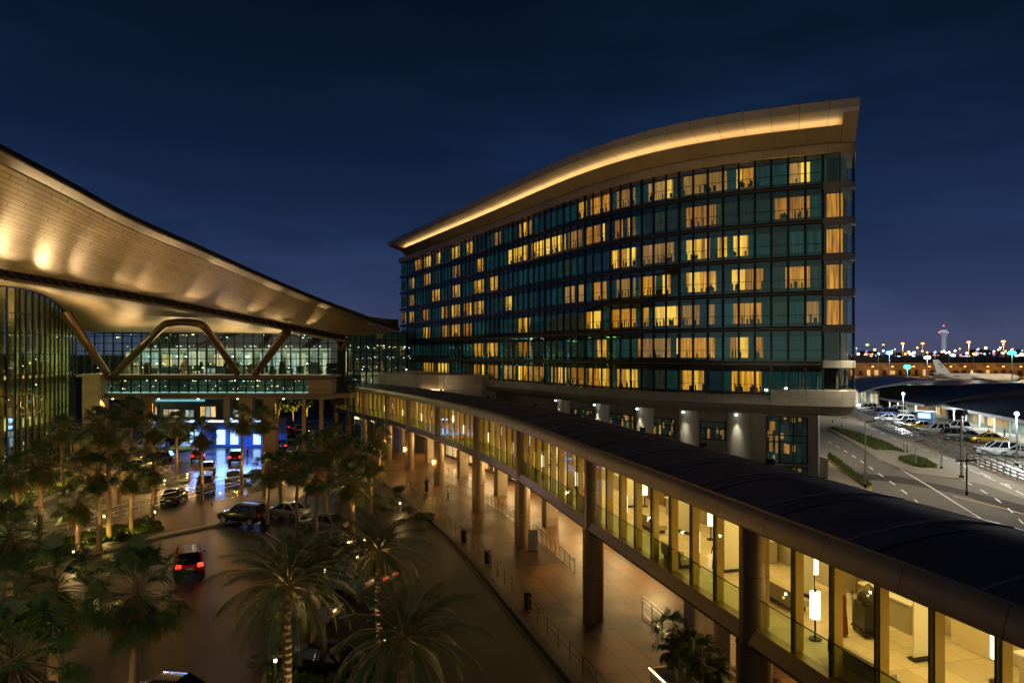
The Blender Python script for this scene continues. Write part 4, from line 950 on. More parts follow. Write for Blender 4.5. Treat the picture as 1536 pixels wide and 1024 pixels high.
P_ = [  # crown px, crown py, base py (or None), crown height, size, uplight, label
 (149, 633, 800, 0, 1.05, 90, 'leftmost fan palm of the tall back row, in front of the stone pylon'),
 (164, 640, 808, 0, 1.05, 60, 'fan palm with a thick skirt of dead leaves before the stone pylon'),
 (197, 614, 745, 0, 1.15, 60, 'tallest fan palm of the back row, crown over the walkway beam'),
 (232, 640, 757, 0, 1.0, 110, 'fan palm with brown skirt, left of the round kerbed planter'),
 (265, 633, 719, 0, 1.1, 160, 'fan palm with brightly lit trunk in the round kerbed planter'),
 (303, 647, 759, 0, 1.0, 130, 'fan palm standing before the blue hall, directly left of the red car'),
 (362, 627, 744, 0, 1.05, 120, 'tall thin fan palm in front of the blue hall screens'),
 (396, 627, 748, 0, 1.0, 80, 'fan palm against the wide walkway column right of the blue hall'),
 (61, 690, 815, 0, 1.15, 90, 'fan palm by the left glass wall, over the yellow lit shrubs'),
 (117, 748, 838, 0, 1.05, 190, 'short dark fan palm with one bright trunk edge, left of the island grass'),
 (149, 706, 828, 0, 1.05, 80, 'fan palm with a hanging skirt on the island, left of the grass bed'),
 (197, 713, 800, 0, .95, 90, 'small fan palm standing in the island grass bed'),
 (401, 702, 787, 0, 1.0, 100, 'stout fan palm right of the black parked car'),
 (421, 694, 773, 0, .95, 100, 'slim fan palm behind the stout palm right of the black car'),
 (461, 669, 757, 0, 1.05, 40, 'fan palm at the rounded end of the median island'),
 (489, 669, 770, 0, 1.15, 50, 'broad fan palm right of the island end, before the footbridge'),
 (530, 677, 790, 0, 1.0, 60, 'fan palm half hidden behind the wide dark palm near the footbridge'),
 (528, 718, 800, 0, 1.2, 90, 'wide dark fan palm low in front of the footbridge columns'),
 (570, 652, 727, 0, 1.05, 150, 'lone fan palm with lit trunk beside the footbridge columns'),
 (556, 690, 772, 0, 1.0, 70, 'fan palm left of the lone lit palm by the footbridge'),
 (474, 712, 812, 0, .95, 60, 'fan palm over the dark row of parked cars'),
 (228, 700, 790, 0, .9, 70, 'fan palm at the right end of the island grass'),
 (95, 640, 742, 0, 1.05, 70, 'fan palm before the curved glass wall, left of the stone pylon'),
 (128, 668, 770, 0, 1.1, 70, 'fan palm between the pylon palms and the lit shrubs'),
 (178, 668, 772, 0, 1.0, 70, 'fan palm low among the crowns behind the island fence'),
 (25, 705, 800, 0, 1.1, 60, 'fan palm at the far left in front of the lit bed'),
 (445, 700, 792, 0, .9, 40, 'small fan palm between the slim palm and the island end'),
 (505, 655, 752, 0, 1.0, 30, 'fan palm just behind the broad palm by the footbridge'),
 (18, 800, None, 6.6, 1.15, 40, 'fan palm cut by the left edge, above the two front palms'),
 (78, 878, None, 7.2, 1.12, 60, 'front left fan palm with bright green young leaf'),
 (198, 882, None, 7.4, 1.10, 70, 'front fan palm with hanging brown leaves, left of the red car'),
 (30, 985, None, 7.9, 1.0, 40, 'nearest fan palm in the bottom left corner')]
for i, (px, py, bp, zc, sz, up, lb) in enumerate(P_):
    if bp: g = G(px, bp); zc = H - (py - CY) / F * g.y
    else: Y = (H - zc) * F / (py - CY); g = Vector(((px - CX) / F * Y, Y, 0))
    palm('fan', i % 3, g.x, g.y, zc, sz, lb, up)
for i, (px, py, zc, sz, lb, up) in enumerate([(425, 880, 7.7, 1.05, 'tall date palm with a notched lit trunk at bottom centre left', 210), (570, 828, 6.6, 1.05, 'date palm in the middle of the road island, above the nearest date palm', 150), (606, 962, 7.4, .95, 'nearest date palm, its dark crown low in the bottom centre', 60), (470, 835, 5.4, .85, 'low date palm behind the tall one, over the parked silver cars', 40)]):
    Y = (H - zc) * F / (py - CY); palm('date', i % 2, (px - CX) / F * Y, Y, zc, sz, lb, up)
# broad-leaved trees beyond the walkway
tp_ = []
for k in range(2):
    t = thing('street_tree', 'x', 'tree'); b = MB(); b.tube([(0, 0, 0), (.05, 0, 1.6), (.0, .1, 3.0)], [.2, .15, .12], 8)
    for a in range(5): b.tube([(0, .1, 2.6), (1.0 * math.cos(a * 1.25), 1.0 * math.sin(a * 1.25), 4.0), (1.7 * math.cos(a * 1.25), 1.7 * math.sin(a * 1.25), 5.2)], [.08, .05, .02], 5)
    b.build('trunk', M['trunk'], t, 60); c = leaf_ball(2600, 2.3, 1.9, .26, 70 + k, 13); c.build('crown', M['tree_leaf'], t).location = (0, 0, 4.9); tp_.append(t)
TR = [(418, 150, .95, 'behind the wide walkway column'), (440, 142, 1.1, 'left of the thin walkway posts'), (461, 150, 1.05, 'between the two thin walkway posts'), (484, 140, 1.1, 'right of the thin walkway posts'), (508, 147, 1.0, 'left of the far footbridge end'), (531, 150, 1.05, 'seen through the first panes of the footbridge end'), (556, 156, 1.1, 'seen through the third bay of the far footbridge end'), (378, 152, .9, 'left of the wide walkway column')]
for i, (px, Y, sz, wh) in enumerate(TR):
    t = tp_[i] if i < 2 else copy_tree(tp_[i % 2]); x = (px - CX) / F * Y; t.location = (x, Y, 0); t.scale = (sz, sz, sz * 1.12); t.rotation_euler = (0, 0, i * 1.3); tag(t, 'leafy tree lit yellow from below, ' + wh, group='lit trees beyond the walkway')
    light('SPOT', (x + .8, Y - 2.6, .3), 2400, (1.0, .78, .16), aim=(x, Y, 5.5), size=.15, spot=80, blend=.6)
# shrubs
sp_ = []
for k in range(2):
    o = leaf_ball(520, .62, .34, .11, 90 + k, 8).build('shrub', M['bush']); sp_.append(o); o['category'] = 'shrub'
SHR = [(20, 742), (38, 748), (50, 738), (66, 728), (84, 722), (104, 716), (16, 760), (112, 726), (122, 812), (150, 806), (178, 800), (214, 794), (96, 828), (140, 822), (180, 812), (208, 730), (226, 733), (560, 752), (590, 760), (612, 772), (575, 770), (632, 786), (600, 740), (430, 1000), (500, 990), (560, 1000)]
SHW = ['at the far left of the lit bed', 'in the lit bed, left of the palm trunk', 'glowing yellow behind the palm trunk', 'in the middle of the lit left bed', 'right of the palm in the left bed', 'at the right tip of the lit bed', 'at the front of the left bed', 'at the right corner of the left bed', 'at the left end of the island grass', 'in the island grass between two palms', 'in the island grass by the small palm', 'at the right end of the island grass', 'beside the bright-edged palm trunk', 'on the front edge of the island grass', 'on the island grass near the road edge', 'in the small round planter, left side', 'in the small round planter, right side', 'left of the lone lit palm near the footbridge', 'beside the first railing near the footbridge', 'by the kerb behind the date palm', 'under the lone palm by the footbridge', 'nearest the pavement railing start', 'at the foot of the lone lit palm', 'at the tall date palm in front', 'behind the nearest date palm', 'right of the nearest date palm']
for i, (px, py) in enumerate(SHR):
    o = sp_[i] if i < 2 else sp_[i % 2].copy()
    if i >= 2: COL.objects.link(o)
    g = G(px, py); o.location = (g.x, g.y, .52); k = R.uniform(.8, 1.35); o.scale = (k * 1.2, k * 1.2, k); o.rotation_euler = (0, 0, i * 1.1); tag(o, 'low leafy shrub ' + SHW[i], 'shrub', 'low shrubs in the planting beds')
for px, py, pw in ((30, 752, 420), (60, 740, 420), (100, 728, 300), (140, 815, 160), (200, 802, 160), (165, 808, 120)):
    g = G(px, py); light('POINT', (g.x, g.y - .8, .75), pw * .5, (1.0, .72, .16), size=.08)
# ------------------------------------------------------------------ vehicles
def car_proto(kind):
    L, Wd, Hh, zb = dict(saloon=(4.6, 1.82, 1.46, .24), suv=(4.75, 1.92, 1.78, .32), van=(5.0, 1.95, 1.98, .30))[kind]
    t = thing('parked_car', 'x', 'car'); w = Wd / 2; h = L / 2
    belt = dict(saloon=.92, suv=1.08, van=1.15)[kind]; hood = belt - dict(saloon=.06, suv=.04, van=.10)[kind]
    st = [(-h, .80, zb + .18, belt - .22), (-h + .06, .90, zb + .06, belt - .06), (-h + .35, .98, zb, belt + .0), (-.9, 1, zb, belt), (.4, 1, zb, belt), (.9, 1, zb, belt - .02), (1.4, .985, zb, hood), (h - .35, .95, zb, hood - .07), (h - .08, .86, zb + .05, hood - .18), (h, .74, zb + .16, hood - .34)]
    b = MB(); rows = []
    for y, k, z0, z1 in st:
        a = w * k; rows.append([(-a * .9, y, z0), (-a, y, z0 + .22), (-a, y, (z0 + z1) / 2 + .06), (-a * .97, y, z1 - .07), (-a * .86, y, z1), (0, y, z1 + .02), (a * .86, y, z1), (a * .97, y, z1 - .07), (a, y, (z0 + z1) / 2 + .06), (a, y, z0 + .22), (a * .9, y, z0)])
    b.loft(rows, 0, True); b.face(rows[0]); b.face(rows[-1][::-1])
    yb0, yb1, yr0, yr1 = dict(saloon=(-1.55, 1.05, -.85, .20), suv=(-2.2, 1.05, -1.85, .25), van=(-2.35, 1.5, -2.2, .75))[kind]
    wb, wr = w * .88, w * .70; zr = Hh - .05
    B = [Vector((-wb, yb0, belt - .01)), Vector((wb, yb0, belt - .01)), Vector((wb, yb1, belt - .03)), Vector((-wb, yb1, belt - .03))]; T = [Vector((-wr, yr0, zr)), Vector((wr, yr0, zr)), Vector((wr, yr1, zr)), Vector((-wr, yr1, zr))]
    rr = [[(-wr * 1.02, y, zr - .02), (-wr * .8, y, zr + .05), (0, y, zr + .07), (wr * .8, y, zr + .05), (wr * 1.02, y, zr - .02)] for y in (yr0 - .05, yr0 + .1, (yr0 + yr1) / 2, yr1 - .1, yr1 + .06)]
    b.loft(rr)
    for i in range(4): b.bar(B[i], T[i], .09, .10)
    for sg in (-1, 1):
        for f in ((.50,) if kind == 'saloon' else (.34, .66)): 
            y0 = yb0 + (yb1 - yb0) * f; y1 = yr0 + (yr1 - yr0) * f; b.bar((sg * wb, y0, belt - .02), (sg * wr, y1, zr), .07, .08)
    if kind != 'saloon':
        for sg in (-1, 1): b.bar((sg * wr * .85, yr0 + .1, zr + .11), (sg * wr * .85, yr1 - .1, zr + .11), .05, .05)
    b.build('body', M['paint_white'], t, 35)
    g = MB(); ins = lambda p: Vector((p.x * .985, p.y, p.z))
    for i in range(4): j = (i + 1) % 4; g.face([ins(B[i]), ins(B[j]), ins(T[j]), ins(T[i])])
    g.build('cabin_glass', M['car_glass'], t)
    ax = h - .85
    for sg in (-1, 1):
        for y in (-ax + .05, ax - .08):
            wh = MB(); rad = dict(saloon=.325, suv=.37, van=.36)[kind]; x0 = sg * (w - .20); x1 = sg * (w + .015); wh.tube([(x0, y, rad), (x1, y, rad)], rad, 20); o = wh.build('wheel', M['rubber'], t, 40)
            rm = MB(); rm.tube([(x1, y, rad), (x1 + sg * .012, y, rad)], rad * .64, 16); rm.build('rim', M['rim'], o, 40)
        lm = MB(); lm.box((sg * w * .66, h - .10, hood - .22), (.36, .16, .13), 0, -sg * .25); lm.build('headlight', M['head_off'], t)
        zt = belt - .16 if kind == 'saloon' else belt - .08
        lm = MB(); lm.box((sg * w * .72, -h + .02, zt), (.34, .10, .15 if kind == 'saloon' else .26), 0, sg * .18); lm.build('taillight', M['tail_off'], t)
        lm = MB(); lm.box((sg * (w + .08), yb1 - .35, belt + .04), (.18, .10, .13)); lm.build('side_mirror', M['black'], t)
    bp = MB(); bp.box((0, -h + .02, zb + .22), (w * 1.55, .10, .20)); bp.build('rear_bumper', M['black'], t); bp = MB(); bp.box((0, h - .02, zb + .22), (w * 1.35, .12, .20)); bp.build('front_bumper', M['black'], t)
    pl_ = MB(); pl_.box((0, -h - .03, belt - .30), (.46, .02, .12)); pl_.build('licence_plate', M['plate'], t)
    return t
CP = {k: car_proto(k) for k in ('saloon', 'suv', 'van')}
used_c = set()
def car(kind, x, y, z, head, color, label, lights=0, group='cars in the drop-off loop', name='parked_car', cat='car'):
    t = CP[kind] if kind not in used_c else copy_tree(CP[kind]); used_c.add(kind)
    t.location = (x, y, z); t.rotation_euler = (0, 0, head); tag(t, label, cat, group)
    for c in t.children:
        n = c.name.split('.')[0]; mat = None
        if n == 'body': mat = M['paint_' + color]
        if n == 'taillight': mat = M['tail_on'] if lights & 1 else (M['tail_glow'] if lights & 4 else M['tail_off'])
        if n == 'headlight': mat = M['head_on'] if lights & 2 else M['head_off']
        if mat: c.material_slots[0].link = 'OBJECT'; c.material_slots[0].material = mat
    return t
def carp(kind, px, py, head, color, label, lights=0, z=.01, **kw):
    g = G(px, py, z); return car(kind, g.x, g.y, z, math.radians(head), color, label, lights, **kw)
carp('suv', 283, 855, 27, 'red', 'red estate car driving away with both tail lights glowing on the open road', 1)
g = G(283, 864); light('POINT', (g.x + .3, g.y - .9, 1.1), 40, (1, .05, .03), size=.3) if False else None
carp('suv', 365, 783, 72, 'black', 'black off-road car parked at the median kerb beside the stout palm', 0)
carp('saloon', 430, 775, 68, 'silver', 'silver saloon parked right of the black off-road car', 0)
carp('saloon', 489, 794, 62, 'grey', 'grey saloon in the dark row under the palms, upper of two', 0)
carp('saloon', 492, 822, 60, 'silver', 'silver saloon in the dark row under the palms, lower of two', 0)
carp('suv', 504, 850, 58, 'black', 'black car under the fronds of the middle date palm', 0)
carp('saloon', 515, 882, 62, 'white', 'white saloon under the middle date palm near the lit trunk', 0)
carp('saloon', 548, 872, 60, 'maroon', 'dark red car half hidden behind the middle date palm', 4)
carp('saloon', 458, 925, 68, 'silver', 'silver saloon behind the crown of the tall date palm', 0)
carp('saloon', 478, 1006, 74, 'black', 'black saloon half hidden between the tall and the nearest date palms', 0)
carp('saloon', 243, 1064, 80, 'black', 'dark saloon cut by the bottom edge right of the front palms', 0)
carp('suv', 297, 690, 24, 'red', 'red estate car nearest the blue hall, left of the thin palm trunk', 4)
carp('saloon', 312, 708, 22, 'tan', 'sand-coloured saloon behind the red estate car at the loop', 0)
carp('van', 309, 734, 22, 'tan', 'pale van behind the fence, left lane of the loop', 0)
carp('suv', 354, 692, 19, 'maroon', 'dark red van with glowing tail lights facing the blue hall screens', 1)
carp('saloon', 351, 722, 19, 'silver', 'silver saloon behind the dark red van, right lane', 0)
carp('saloon', 273, 676, 150, 'yellow', 'yellow taxi left of the blue hall', 0)
carp('saloon', 259, 668, 150, 'black', 'black saloon at the pavement left of the yellow taxi', 0)
carp('van', 221, 676, 96, 'white', 'long white van behind the palms left of the round planter', 0)
carp('saloon', 205, 704, 96, 'white', 'white saloon below the long white van among palms', 0)
carp('suv', 235, 694, 96, 'black', 'black car between the white saloon and the round planter', 0)
carp('saloon', 441, 706, -58, 'maroon', 'red-lit car turning at the rounded end of the island', 1)
carp('saloon', 262, 752, 12, 'black', 'black saloon behind the fence below the round planter', 0)
carp('saloon', 388, 720, 70, 'grey', 'grey saloon behind the fence left of the slim palm', 0)
carp('saloon', 516, 668, -40, 'maroon', 'red-lit car behind the broad fan palm', 1)
carp('saloon', 497, 700, -40, 'grey', 'grey car with red tail lights below the broad palm', 1)
far = [(421, 645, 'maroon', 1), (430, 652, 'red', 1), (438, 663, 'silver', 2), (447, 648, 'white', 0), (455, 657, 'tan', 0), (462, 644, 'silver', 0), (468, 668, 'tan', 4), (476, 652, 'white', 2), (487, 645, 'white', 0), (494, 656, 'silver', 0), (424, 672, 'grey', 1), (447, 682, 'silver', 0), (505, 645, 'white', 0)]
fw = ['just right of the wide walkway column', 'second right of the wide column', 'with headlights on, nearest the palm crown', 'under the first lit tree', 'in the middle of the far row', 'beneath the thin walkway post', 'right above the palm crowns', 'with headlights between the thin posts', 'right of the second thin post', 'near the first footbridge column', 'left of the fan palm crowns', 'above the median island end', 'at the far right by the footbridge end']
for (px, py, c, l), wq in zip(far, fw): carp('saloon', px, py, R.uniform(-40, 60), c, dict(maroon='dark red', tan='sand-coloured').get(c, c) + ' car queued beyond the walkway, ' + wq, l, group='cars queued beyond the walkway')
# ------------------------------------------------------------------ railings, barriers, bollards
def railing(label, pts, h=1.05, gap=2.0, z=.15, rails=(1.0, .55), rt=.05, group='metal railings on the pavements', mat='steel', name='railing', pw=.05):
    c = Curve2([(p[0], p[1]) for p in pts], 6); o0 = c.at(0)[0]; t = thing(name, label, 'railing', (o0.x, o0.y, z), group); n = min(95, max(2, int(c.L / gap)))
    for i in range(n + 1):
        p = c.at(c.L * i / n)[0]; b = MB(); b.bar((p.x, p.y, z), (p.x, p.y, z + h), pw, pw); b.build('post', M[mat], t)
    for f in rails:
        b = MB(); k = max(2, int(c.L / 1.5)); 
        for i in range(k): p, q = c.at(c.L * i / k)[0], c.at(c.L * (i + 1) / k)[0]; b.bar((p.x, p.y, z + h * f), (q.x, q.y, z + h * f), rt, rt)
        b.build('rail', M[mat], t)
    return t
def kr(s0, s1, o): return [BC.off(s0 + (s1 - s0) * i / 8, o, 0) for i in range(9)]
railing('long dark railing along the road kerb, from bottom edge to the big column', [BC.off(s, ko(s) + .45, 0) for s in range(22, 48, 3)], 1.0, 1.6, mat='bronze')
railing('short railing by the kerb in the middle of the pavement', [BC.off(s, ko(s) + .5, 0) for s in (49.5, 52, 55, 58)], 1.0, 1.6, mat='bronze')
railing('kerb railing under the far columns, behind the date palm', [BC.off(s, ko(s) + .5, 0) for s in (60, 63, 66, 70)], 1.0, 1.6, mat='bronze')
railing('farthest kerb railing beside the lone lit palm', kr(72, 86, -3.8), 1.0, 1.6, mat='bronze')
railing('railing under the footbridge behind the big column', kr(30, 44, 3.3), 1.15, 1.2, rails=(1.0, .8, .12))
railing('railing under the footbridge between the second and third columns', kr(52, 64, 1.9), 1.1, 1.1, rails=(1.0, .8, .12))
railing('railing under the footbridge between the third and fourth columns', kr(66, 77, 1.9), 1.1, 1.1, rails=(1.0, .8, .12))
railing('railing before the bright shop windows', kr(79, 92, 3.0), 1.1, 1.2, rails=(1.0, .8, .12))
railing('near railing under the right end of the footbridge', kr(17, 29, 3.6), 1.15, 1.2, rails=(1.0, .8, .5, .12))
railing('long steel rail fence on the near edge of the median island', [G(-20, 830), G(60, 806), G(150, 785), G(230, 764), G(330, 738), G(418, 714)], 1.15, 2.3, rails=(1.0, .55, .2))
railing('rail fence on the far side of the fenced lane', [G(150, 748), G(200, 742), G(240, 737), G(290, 722)], 1.1, 2.4, rails=(1.0, .5))
railing('pale rail along the forecourt beside the left glass wall', [G(-30, 716), G(30, 700), G(100, 683)], 1.1, 2.2, rails=(1.0, .5))
def post_thing(name, label, cat, p, build, group=None):
    t = thing(name, label, cat, p, group); build(t); return t
def binb(t):
    b = MB(); b.tube([(0, 0, 0), (0, 0, .85)], .24, 12); b.build('bin_body', M['black'], t, 40, local=True); b = MB(); b.tube([(0, 0, .85), (0, 0, .9), (0, 0, .98)], [.27, .27, .15], 12); b.build('lid', M['dark_metal'], t, 40, local=True)
for px, py, w_ in ((696, 812, 'upper'), (731, 844, 'middle'), (792, 912, 'lower')):
    p = G(px, py, .15); post_thing('litter_bin', 'black litter bin at the kerb, ' + w_ + ' of three', 'litter bin', (p.x, p.y, .15), binb, 'litter bins at the kerb')
def sign_b(t):
    b = MB(); b.box((0, 0, .85), (.75, .28, 1.7)); b.build('panel', M['stone_grey'], t, local=True); b = MB(); b.box((0, 0, .03), (.9, .4, .06)); b.build('base', M['dark_metal'], t, local=True)
p = BC.off(cols[3] - 1.8, .6, .15); post_thing('info_totem', 'blank grey information pillar beside the second footbridge column', 'pillar', p, sign_b)
# LED planter with small palms under the bridge
pc = [BC.off(s, o, 0) for s, o in ((37, .35), (33, .5), (29, .7), (25, .8), (25, 2.3), (29, 2.2), (33, 2.0), (37, 1.8))]
pt = thing('planter', 'low stone planter with a glowing light strip along its pavement edge', 'planter', (pc[0].x, pc[0].y, 0))
b = MB(); b.prism([(p.x, p.y) for p in pc], .1, .62); b.build('wall', M['stone_tan'], pt)
b = MB(); b.prism([(p.x * .999, p.y) for p in [BC.off(s, o, 0) for s, o in ((36.8, .5), (33, .65), (29, .85), (25.2, .95), (25.2, 2.15), (29, 2.05), (33, 1.85), (36.8, 1.65))]], .60, .66); b.build('soil', M['earth'], pt)
b = MB()
for p, q in zip(pc[:3], pc[1:4]): b.bar(p + Vector((-.04, -.01, .6)), q + Vector((-.04, -.01, .6)), .06, .05)
b.build('light_strip', M['led'], pt)
sp2 = []
def small_palm(seed):
    t = thing('small_palm', 'x', 'palm tree'); r = random.Random(seed)
    for k in range(3):
        x, y = .22 * math.cos(k * 2.1), .22 * math.sin(k * 2.1); hh = (1.5, 1.85, 1.25)[k]; b = MB(); b.tube([(x, y, 0), (x * 1.3, y * 1.3, hh * .5), (x * 1.5, y * 1.5, hh)], [.06, .05, .045], 7); b.build('trunk', M['trunk'], t, 60, local=True)
        c = date_crown(seed + k, 26, .95) if k != 1 else fan_crown(seed + k, 26)[0]; o = c.build('crown', [M['bush'], M['rachis']], t, local=True); o.location = (x * 1.5, y * 1.5, hh); o.scale = (.85,) * 3 if k != 1 else (.72,) * 3
    return t
for i, (s, o, lb) in enumerate(((35.6, 1.1, 'bushy multi-stem palm at the far end of the lit planter'), (33.4, 1.2, 'bushy multi-stem palm in the middle of the lit planter'), (30.6, 1.3, 'bushy multi-stem palm at the near end of the lit planter'))):
    t = small_palm(120 + 5 * i); p = BC.off(s, o, .62); t.location = p; t.rotation_euler = (0, 0, i * 2); tag(t, lb, group='small palms in the lit planter'); t.scale = (1.12,) * 3
# arcade of shops under the bridge
arc = thing('shop_arcade', 'row of warm-lit shop windows and stone piers behind the footbridge columns', 'shops', BC.off(60, 10, 0))
b = MB(); rows = [[BC.off(s, 9.2, z) for z in (0, 5.3)] for s in range(20, int(S1), 2)]; b.loft(rows); b.build('wall', M['stone_tan'], arc)
b = MB(); b.loft([[BC.off(s, o, 5.21) for o in (BW - .5, 9.3)] for s in range(4, int(S1), 3)]); b.build('soffit', M['stone_grey'], arc)
b = MB(); b.loft([[BC.off(s, o, 5.6) for o in (BW - .5, 12.3)] for s in range(4, int(S1), 3)]); b.build('roof', M['roof_dark'], arc)
s = 24.0; R.seed(9); k = 0
SM = [M['shop_warm'], M['shop_cream'], M['curt_soft']]
while s < S1 - 5:
    ww = R.uniform(3.6, 5.2); lit = s > 62 or R.random() < .35
    fb = MB(); 
    for i in range(4): fb.bar(BC.off(s + ww * i / 3, 9.05, .15), BC.off(s + ww * i / 3, 9.05, 3.9), .09, .12)
    for z in (.35, 2.6, 3.9): fb.bar(BC.off(s, 9.05, z), BC.off(s + ww, 9.05, z), .09, .12)
    f = fb.build('shop_window', M['mullion'], arc); ib = MB(); n = 6
    for i in range(n):
        a, c = s + ww * i / n, s + ww * (i + .92) / n
        for z0, z1 in ((.4, 1.3), (1.35, 2.5), (2.65, 3.85)):
            ib.face([BC.off(a, 9.13, z0), BC.off(c, 9.13, z0), BC.off(c, 9.13, z1), BC.off(a, 9.13, z1)], R.choice([0, 0, 1]) if lit else 2, [(a, z0), (c, z0), (c, z1), (a, z1)])
    ib.build('display', SM, f)
    sg = MB(); sg.bar(BC.off(s, 8.9, 4.35), BC.off(s + ww, 8.9, 4.35), .2, .55); sg.build('sign_band', M['dark_metal'] if k % 2 else M['wood'], arc)
    if lit:
        p = BC.off(s + ww / 2, 7.6, 3.2); light('AREA', p, 260, (1, .68, .28), aim=BC.off(s + ww / 2, 3, .2), shape=(3, 1.5))
    s += ww + R.uniform(1.2, 2.2); k += 1
# wall lamps on the columns of the far bays
for i in (5, 6, 7):
    p = BC.off(cols[i], -.45, 2.6); b = MB(); b.tube([p, p + Vector((0, 0, .5))], .09, 8); b.build('wall_lamp', M['lamp_warm'], bridge); light('POINT', p + Vector((-.3, -.3, .2)), 70, WARM, size=.1)
# ------------------------------------------------------------------ things inside the footbridge
def lamp_proto():
    t = thing('floor_lamp', 'x', 'floor lamp'); b = MB(); b.tube([(0, 0, 0), (0, 0, .05)], .2, 14); b.build('base', M['black'], t, 40); b = MB(); b.tube([(0, 0, .05), (0, 0, .75)], .035, 8); b.build('post', M['black'], t, 40)
    b = MB(); b.tube([(0, 0, .72), (0, 0, 1.62)], .17, 18); b.build('shade', M['shade'], t, 40); b = MB(); b.tube([(0, 0, 1.62), (0, 0, 1.72)], .05, 8); b.build('finial', M['black'], t, 40); return t
lp = lamp_proto(); first = True; s = 11.3; i = 0
while s < S1 - 6 and i < 28:
    o = 1.5 if i % 2 == 0 else 4.6
    t = lp if i == 0 else copy_tree(lp); t.location = bo(s, o, 6.03); tag(t, 'glowing white cylinder lamp on a dark post inside the footbridge, %s from the right edge' % ORD[i], group='cylinder lamps along the footbridge'); s += 3.9; i += 1
def bench_proto():
    t = thing('lounge_bench', 'x', 'bench'); b = MB(); b.box((0, 0, .30), (1.9, .75, .24)); b.build('seat', M['panel_grey'], t); b = MB(); b.box((0, .32, .58), (1.9, .16, .40)); b.build('backrest', M['panel_grey'], t)
    for x in (-.8, .8): 
        b = MB(); b.box((x, 0, .09), (.08, .6, .18)); b.build('leg', M['black'], t)
    b = MB(); b.box((.55, .05, .47), (.45, .40, .12), 0, .3); b.build('cushion', M['black'], t); return t
bp_ = bench_proto(); s = 13.2
for i in range(9):
    t = bp_ if i == 0 else copy_tree(bp_); d = BC.at(s)[1]; t.location = bo(s, 2.6 if i % 2 else 1.1, 6.03); t.rotation_euler = (0, 0, math.atan2(d.y, d.x)); tag(t, 'low grey lounge bench with dark cushion inside the footbridge, %s from the right edge' % ORD[i], group='lounge benches inside the footbridge'); s += 5.6
def desk_proto():
    t = thing('counter', 'x', 'counter'); b = MB(); b.box((0, 0, .5), (2.2, .6, 1.0)); b.build('front_panel', M['panel_grey'], t); b = MB(); b.box((0, 0, 1.03), (2.4, .75, .06)); b.build('top', M['white'], t); return t
dp = desk_proto()
for i, s in enumerate((16.2, 21.5, 27.5, 35.5, 43, 51, 60)):
    t = dp if i == 0 else copy_tree(dp); d = BC.at(s)[1]; t.location = bo(s, 5.2, 6.03); t.rotation_euler = (0, 0, math.atan2(d.y, d.x)); tag(t, 'white-topped counter against the rear wall of the footbridge, %s from the right edge' % ORD[i], group='counters along the footbridge wall')
def screen_proto():
    t = thing('divider_screen', 'x', 'screen'); b = MB(); b.box((0, 0, .04), (1.1, .3, .06)); b.build('base', M['dark_metal'], t); b = MB(); b.box((0, 0, 1.2), (.95, .05, 2.2)); b.build('panel', pbr('frosted', (.85, .82, .72), .5, 0, .04), t); return t
sp3 = screen_proto()
for i, s in enumerate((19.4, 24.8, 30.6, 33.9, 40.2, 46.5, 54.0, 62.5, 71.0, 80.0)):
    t = sp3 if i == 0 else copy_tree(sp3); d = BC.at(s)[1]; t.location = bo(s, 3.9 if i % 3 else 2.9, 6.03); t.rotation_euler = (0, 0, math.atan2(d.y, d.x) + (1.57 if i % 2 else .3)); tag(t, 'upright white divider screen inside the footbridge, %s from the right edge' % ORD[i], group='divider screens inside the footbridge')
def trolley(loc, label):
    t = thing('luggage_trolley', label, 'luggage', loc)
    b = MB(); b.box((0, 0, .16), (.75, .95, .06)); b.build('platform', M['dark_metal'], t, local=True)
    for x in (-.3, .3):
        for y in (-.38, .38): b = MB(); b.tube([(x - .03, y, .07), (x + .03, y, .07)], .07, 10); b.build('wheel', M['rubber'], t, 40, local=True)
    b = MB(); b.box((0, .05, .62), (.66, .78, .86), 0, 0, .94); b.build('suitcase', M['black'], t, local=True)
    b = MB(); r = random.Random(2); rows = []
    for k in range(6):
        z = 1.06 + .13 * k; q = [.34, .38, .36, .30, .2, .05][k]; rows.append([(q * math.cos(a) * r.uniform(.85, 1.1), q * math.sin(a) * r.uniform(.85, 1.1), z) for a in [2 * math.pi * j / 12 for j in range(12)]])
    b.loft(rows, 0, True); b.build('bag', pbr('shiny_bag', (.05, .035, .02), .2, .3, .5, 6.0, bump=.8), t, 60, local=True)
    for x in (-.33, .33): b = MB(); b.tube([(x, .46, .18), (x, .46, 1.35)], .025, 6); b.build('handle', M['chrome'], t, 40, local=True)
    return t
def at_px(px, o):
    s = bs_px(px, o); return bo(s, o, 6.03)
trolley(at_px(1303, 3.6), 'dark luggage trolley with a shiny bag on top inside the near footbridge')
